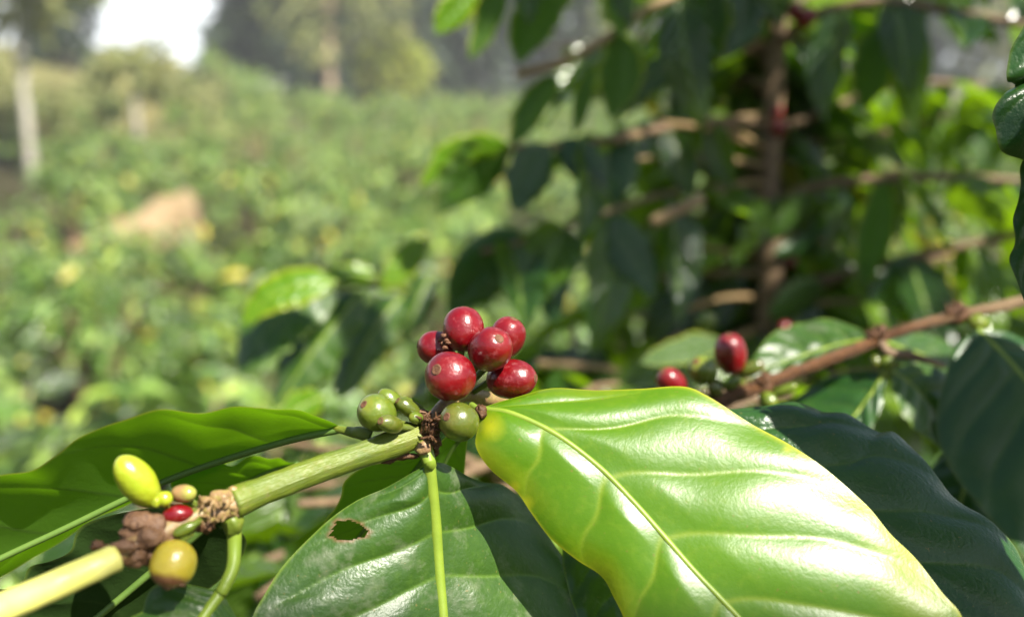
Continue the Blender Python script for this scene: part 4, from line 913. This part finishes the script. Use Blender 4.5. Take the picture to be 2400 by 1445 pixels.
while y < 44:
    dx = 1.2 if y < 12 else 1.5 if y < 22 else 2.1
    x = -.62 * y - 1.5 + rs.uniform(0, dx)
    while x < .62 * y + 1.5:
        xx, yy = x + rs.uniform(-.18, .18), y + rs.uniform(-.2, .2)
        if not skip(xx, yy) and not (xx + .33 * yy < 1.2 and yy > 21):
            g = gz(xx, yy); lowf = .82 if (5.0 < yy <= 7.4 and abs(PX(np.array([[xx, yy, 0.5]]))[0][0] - 310) < 170) else 1.0
            if yy < 8: put_bush(near[nbush % 2] if yy < 5 else far[nbush % 3], xx, yy, g, rs.uniform(.88, 1.08) * lowf, rs.uniform(0, 6.28), "leafy green coffee bush in the nearer rows of the sunlit field", "coffee bushes in the nearer rows")
            else: put_bush(far[nbush % 3], xx, yy, g, rs.uniform(.9, 1.1) * (1.0 if yy < 22 else 1.25), rs.uniform(0, 6.28), "blurred pale green coffee bush in the far rows of the sunlit field", "coffee bushes in the far rows")
            nbush += 1
        x += dx
    y += 1.25 if y < 6 else 1.65 if y < 14 else 2.2 if y < 24 else 3.4
print("bushes", nbush)
for q in range(5):
    x = P(200 + 62 * q, 560, 7000)[0]; y = 6.75 + .1 * (q % 2)
    put_bush(far[q % 3], x, y, gz(x, y), .87 + .03 * (q % 3), q * 2.0, "leafy green coffee bush in the nearer rows of the sunlit field", "coffee bushes in the nearer rows")
# ================================================================ trees and shrubs at the far side of the field
def tree(name, label, cat, px, py, d, blobs, mat, trunk=None, tmat='tan', n=1500, size=(.35, .6), group=None, seed=0, dens=1.0):
    """blobs: (px, py, radius px, depth offset m); trunk: list of (px, py) with end half widths in px"""
    r = random.Random(seed + 99)
    if name == 'shrub':                       # stand it on the slope where the line of sight meets it
        d = next((q for q in range(15000, 60000, 250) if P(px, py, q)[2] < gz(*P(px, py, q)[:2])), d)
    base = P(px, py, d); base = np.array([base[0], base[1], gz(base[0], base[1])])
    root = thing(name, label, cat, base, group)
    it = []; tot = sum(b[2] ** 2 for b in blobs)
    for bx, by, br, bo in blobs:
        c = P(bx, by, d + bo * 1000); R0 = mm(br, d + bo * 1000)
        for k in range(int(n * br ** 2 / tot)):
            v = np.array([r.gauss(0, 1) for _ in range(3)]); v /= np.linalg.norm(v); rad = R0 * r.random() ** .33
            lump_ = 1 + .35 * noise.noise(Vector(v * 2.2 + np.array([bx * .01, by * .01, seed])))
            p = c + v * rad * lump_ * np.array([1, .8, .9])
            if noise.noise(Vector(p * (1.3 / max(.4, R0) * 1.2))) < -.28 * dens: continue
            out = v + np.array([r.gauss(0, .6), r.gauss(0, .6), r.gauss(-.2, .5)])
            it.append((p, frame(out, np.array([r.gauss(0, .5), r.gauss(0, .5), 1]), r.gauss(0, .6)), r.uniform(*size), r.randrange(3), r.random()))
    many('crown', it, M[mat], root)
    if trunk:
        pts, w0, w1 = trunk
        q = [base - np.array([0, 0, .2])] + [P(a, b, d) for a, b in pts]
        ps = [tube(crv(np.array(q), 24), [mm(w0, d), mm((w0 + w1) / 2, d), mm(w1, d)], 12, lump=.12, freq=2)]
        for bx, by, br, bo in blobs[:4]:
            s0 = q[-1] if len(q) < 3 else q[-2]
            ps.append(tube(crv(np.array([s0, (s0 + P(bx, by, d + bo * 1000)) / 2 + np.array([0, 0, -.2]), P(bx, by, d + bo * 1000)]), 8), [mm(w1 * .7, d), mm(w1 * .25, d)], 7))
        v, f, u = join(ps); mesh('trunk', v, f, M[tmat + '_trunk'], root, uv=u)
    return root
M['pale_trunk'] = solid_mat("pale_trunk", (.36, .34, .28), (.30, .28, .22), 2.5, .85, .5, .02, c3=(.24, .22, .17))
M['orange_trunk'] = solid_mat("orange_trunk", (.38, .28, .19), (.31, .23, .15), 2.5, .85, .5, .02)
M['gloom_trunk'] = solid_mat("dark_trunk", (.10, .08, .06), (.07, .055, .04), 2.5, .85, .5, .02)
tree('tree', "tall pale leaning trunk standing at the left side of the field", 'tree', 72, 380, 18000, [(40, -120, 110, 0), (-80, -60, 110, 1), (120, -90, 100, -1), (15, 25, 55, 0), (85, 20, 55, 1)], 'olive', ([(68, 330), (52, 160), (44, 0), (30, -140)], 12, 10), 'pale', 900, (.3, .5), seed=1)
tree('tree', "slim pale trunk on the yellowish slope below the bright gap of sky", 'tree', 322, 330, 20000, [(320, 158, 52, 0), (350, 140, 40, 1), (285, 165, 36, -1)], 'olive', ([(318, 280), (312, 200), (310, 165)], 11, 8), 'pale', 260, (.3, .5), seed=2)
tree('tree', "tall orange brown trunk under pale feathery foliage at the far edge of the field", 'tree', 772, 215, 40000, [(800, 20, 100, 0), (690, 10, 80, 1), (880, 30, 90, 1), (770, -110, 160, 0), (730, 110, 50, -1)], 'olive', ([(774, 200), (772, 100), (768, 0), (765, -90)], 10, 8), 'orange', 1700, (.4, .7), seed=3, dens=.3)
tree('tree', "dark tree crown behind the tall pale trunk", 'tree', 175, 330, 38000, [(165, 150, 70, 0), (170, 55, 55, 0), (120, 110, 60, 1), (170, 230, 70, -1), (90, 210, 60, 1), (130, 10, 80, 0), (165, -70, 90, 0)], 'gloom', ([(175, 250), (170, 120)], 16, 10), 'gloom', 1600, (.5, .8), seed=4)
GL = "dark bluish evergreen in the tree line beyond the field"
for k, (x, bl, d) in enumerate([(520, [(548, 90, 60, 0), (565, 10, 55, 0), (528, 170, 48, 0), (580, 140, 60, 0), (600, -60, 70, 0)], 46000), (620, [(610, 130, 75, 0), (650, 80, 70, 0), (600, 185, 50, 0), (640, 185, 60, 0), (650, 0, 60, 1)], 48000),
        (720, [(700, 120, 80, 0), (740, 60, 80, 0), (700, 190, 60, 0), (770, 180, 60, 0)], 50000), (860, [(850, 110, 90, 0), (870, 20, 80, 0), (830, 190, 60, 0), (900, 190, 60, 0)], 52000), (1010, [(1000, 110, 90, 0), (1030, 30, 90, 0), (1010, 190, 70, 0)], 50000),
        (1130, [(1140, -120, 140, 0), (1070, -40, 120, 1), (1110, 110, 100, 0), (1150, 30, 100, 0), (1120, 190, 80, 0)], 54000), (1300, [(1310, -120, 140, 0), (1240, -40, 120, 1), (1280, 120, 100, 0), (1320, 40, 110, 0), (1290, 195, 90, 0)], 55000), (1480, [(1490, -120, 140, 0), (1420, -40, 120, 1), (1460, 120, 110, 0), (1500, 30, 110, 0), (1470, 195, 90, 0)], 55000),
        (1680, [(1690, -120, 140, 0), (1620, -40, 120, 1), (1660, 120, 120, 0), (1700, 30, 110, 0), (1670, 195, 90, 0)], 55000), (1900, [(1910, -120, 140, 0), (1840, -40, 120, 1), (1880, 120, 120, 0), (1920, 30, 120, 0), (1890, 195, 90, 0)], 55000), (2140, [(2150, -120, 140, 0), (2080, -40, 120, 1), (2120, 120, 130, 0), (2160, 30, 120, 0)], 56000), (2380, [(2390, -120, 140, 0), (2320, -40, 120, 1), (2360, 120, 130, 0), (2400, 30, 120, 0)], 56000)]):
    tree('tree', GL if x not in (1480, 1900, 2380) else "tree of the dark row coloured pale for bright gaps behind the coffee tree", 'tree', x, 205, d, bl, 'olive' if x in (1480, 1900, 2380) else 'gloom', ([(x, 190), (x + 5, 60)], 12, 8), 'gloom', 1300 if x < 1100 else 2600, (.8, 1.3), "dark trees in a row beyond the field" if x not in (1480, 1900, 2380) else "pale trees in the row beyond the field", seed=10 + k)  # some of the dark row coloured pale: bright spots put into foliage colour
tree('tree', "lime yellow bushy tree in front of the dark tree line", 'tree', 915, 215, 43000, [(915, 130, 55, 0), (890, 170, 55, 0), (950, 165, 55, 0), (930, 200, 45, 0)], 'lime', ([(915, 190), (915, 140)], 8, 5), 'gloom', 1300, (.4, .7), seed=30)
OL = "dry olive shrub growing on the slope at the left"
for k, (x, y, r_, d, mt) in enumerate([(215, 245, 55, 29000, 'olive'), (160, 320, 55, 26000, 'olive'), (20, 300, 60, 24000, 'olive'), (420, 215, 60, 33000, 'olive'), (250, 170, 40, 36000, 'olive'), (460, 250, 50, 31000, 'olive'),
        (110, 255, 55, 29000, 'olive'), (-40, 200, 80, 28000, 'olive'), (510, 215, 40, 36000, 'olive'), (560, 235, 36, 36000, 'olive')]):
    tree('shrub', OL, 'shrub', x, y + r_ * .8, d, [(x, y, r_, 0), (x + r_ * .7, y + r_ * .4, r_ * .7, .3), (x - r_ * .7, y + r_ * .4, r_ * .7, -.3)], mt, None, n=420, size=(.22, .4), group="olive shrubs on the left slope", seed=50 + k)
# small hut with a pale roof
hr = P(592, 222, 42000); hz = gz(hr[0], hr[1])
hut = thing('hut', "small hut with a pale roof far off under the dark trees", 'hut', (hr[0], hr[1], hz))
def boxv(x0, x1, y0, y1, z0, z1):
    V = [(x, y_, z) for z in (z0, z1) for y_ in (y0, y1) for x in (x0, x1)]
    return np.array(V) + np.array([hr[0], hr[1], 0]), [(0, 2, 3, 1), (4, 5, 7, 6), (0, 1, 5, 4), (2, 6, 7, 3), (0, 4, 6, 2), (1, 3, 7, 5)], None
wallm = solid_mat("hut_wall", (.42, .27, .18), (.36, .24, .17), 2, .9, .2, .01); roofm = solid_mat("hut_roof", (.55, .53, .50), (.48, .45, .42), 3, .5, .2, .01)
top = P(592, 214, 42000)[2]
v, f, u = boxv(-.9, .9, 0, 1.6, hz - .2, top); mesh('wall', v, f, wallm, hut, smooth=False)
v = np.array([(-1.15, -.3, top - .05), (1.15, -.3, top - .05), (1.15, 1.9, top + .42), (-1.15, 1.9, top + .42), (-1.15, -.3, top + .03), (1.15, -.3, top + .03), (1.15, 1.9, top + .5), (-1.15, 1.9, top + .5)]) + np.array([hr[0], hr[1], 0])
mesh('roof', v, [(3, 2, 1, 0), (4, 5, 6, 7), (0, 1, 5, 4), (1, 2, 6, 5), (2, 3, 7, 6), (3, 0, 4, 7)], roofm, hut, smooth=False)

# ================================================================ thin morning haze over the field
hm, nt, N, L = nmat("haze_air")
pv = node(nt, "ShaderNodeVolumePrincipled"); pv.inputs['Color'].default_value = (.93, .96, 1, 1); pv.inputs['Density'].default_value = .0018; pv.inputs['Anisotropy'].default_value = 0.0
o_ = node(nt, "ShaderNodeOutputMaterial"); L.new(pv.outputs[0], o_.inputs['Volume'])
x0, x1, y0, y1, z0, z1 = -310, 310, -32, 410, -4.5, 27
V = [(x, y, z) for z in (z0, z1) for y in (y0, y1) for x in (x0, x1)]
tag(mesh('haze', V, [(0, 2, 3, 1), (4, 5, 7, 6), (0, 1, 5, 4), (2, 6, 7, 3), (0, 4, 6, 2), (1, 3, 7, 5)], hm, smooth=False), kind='stuff')
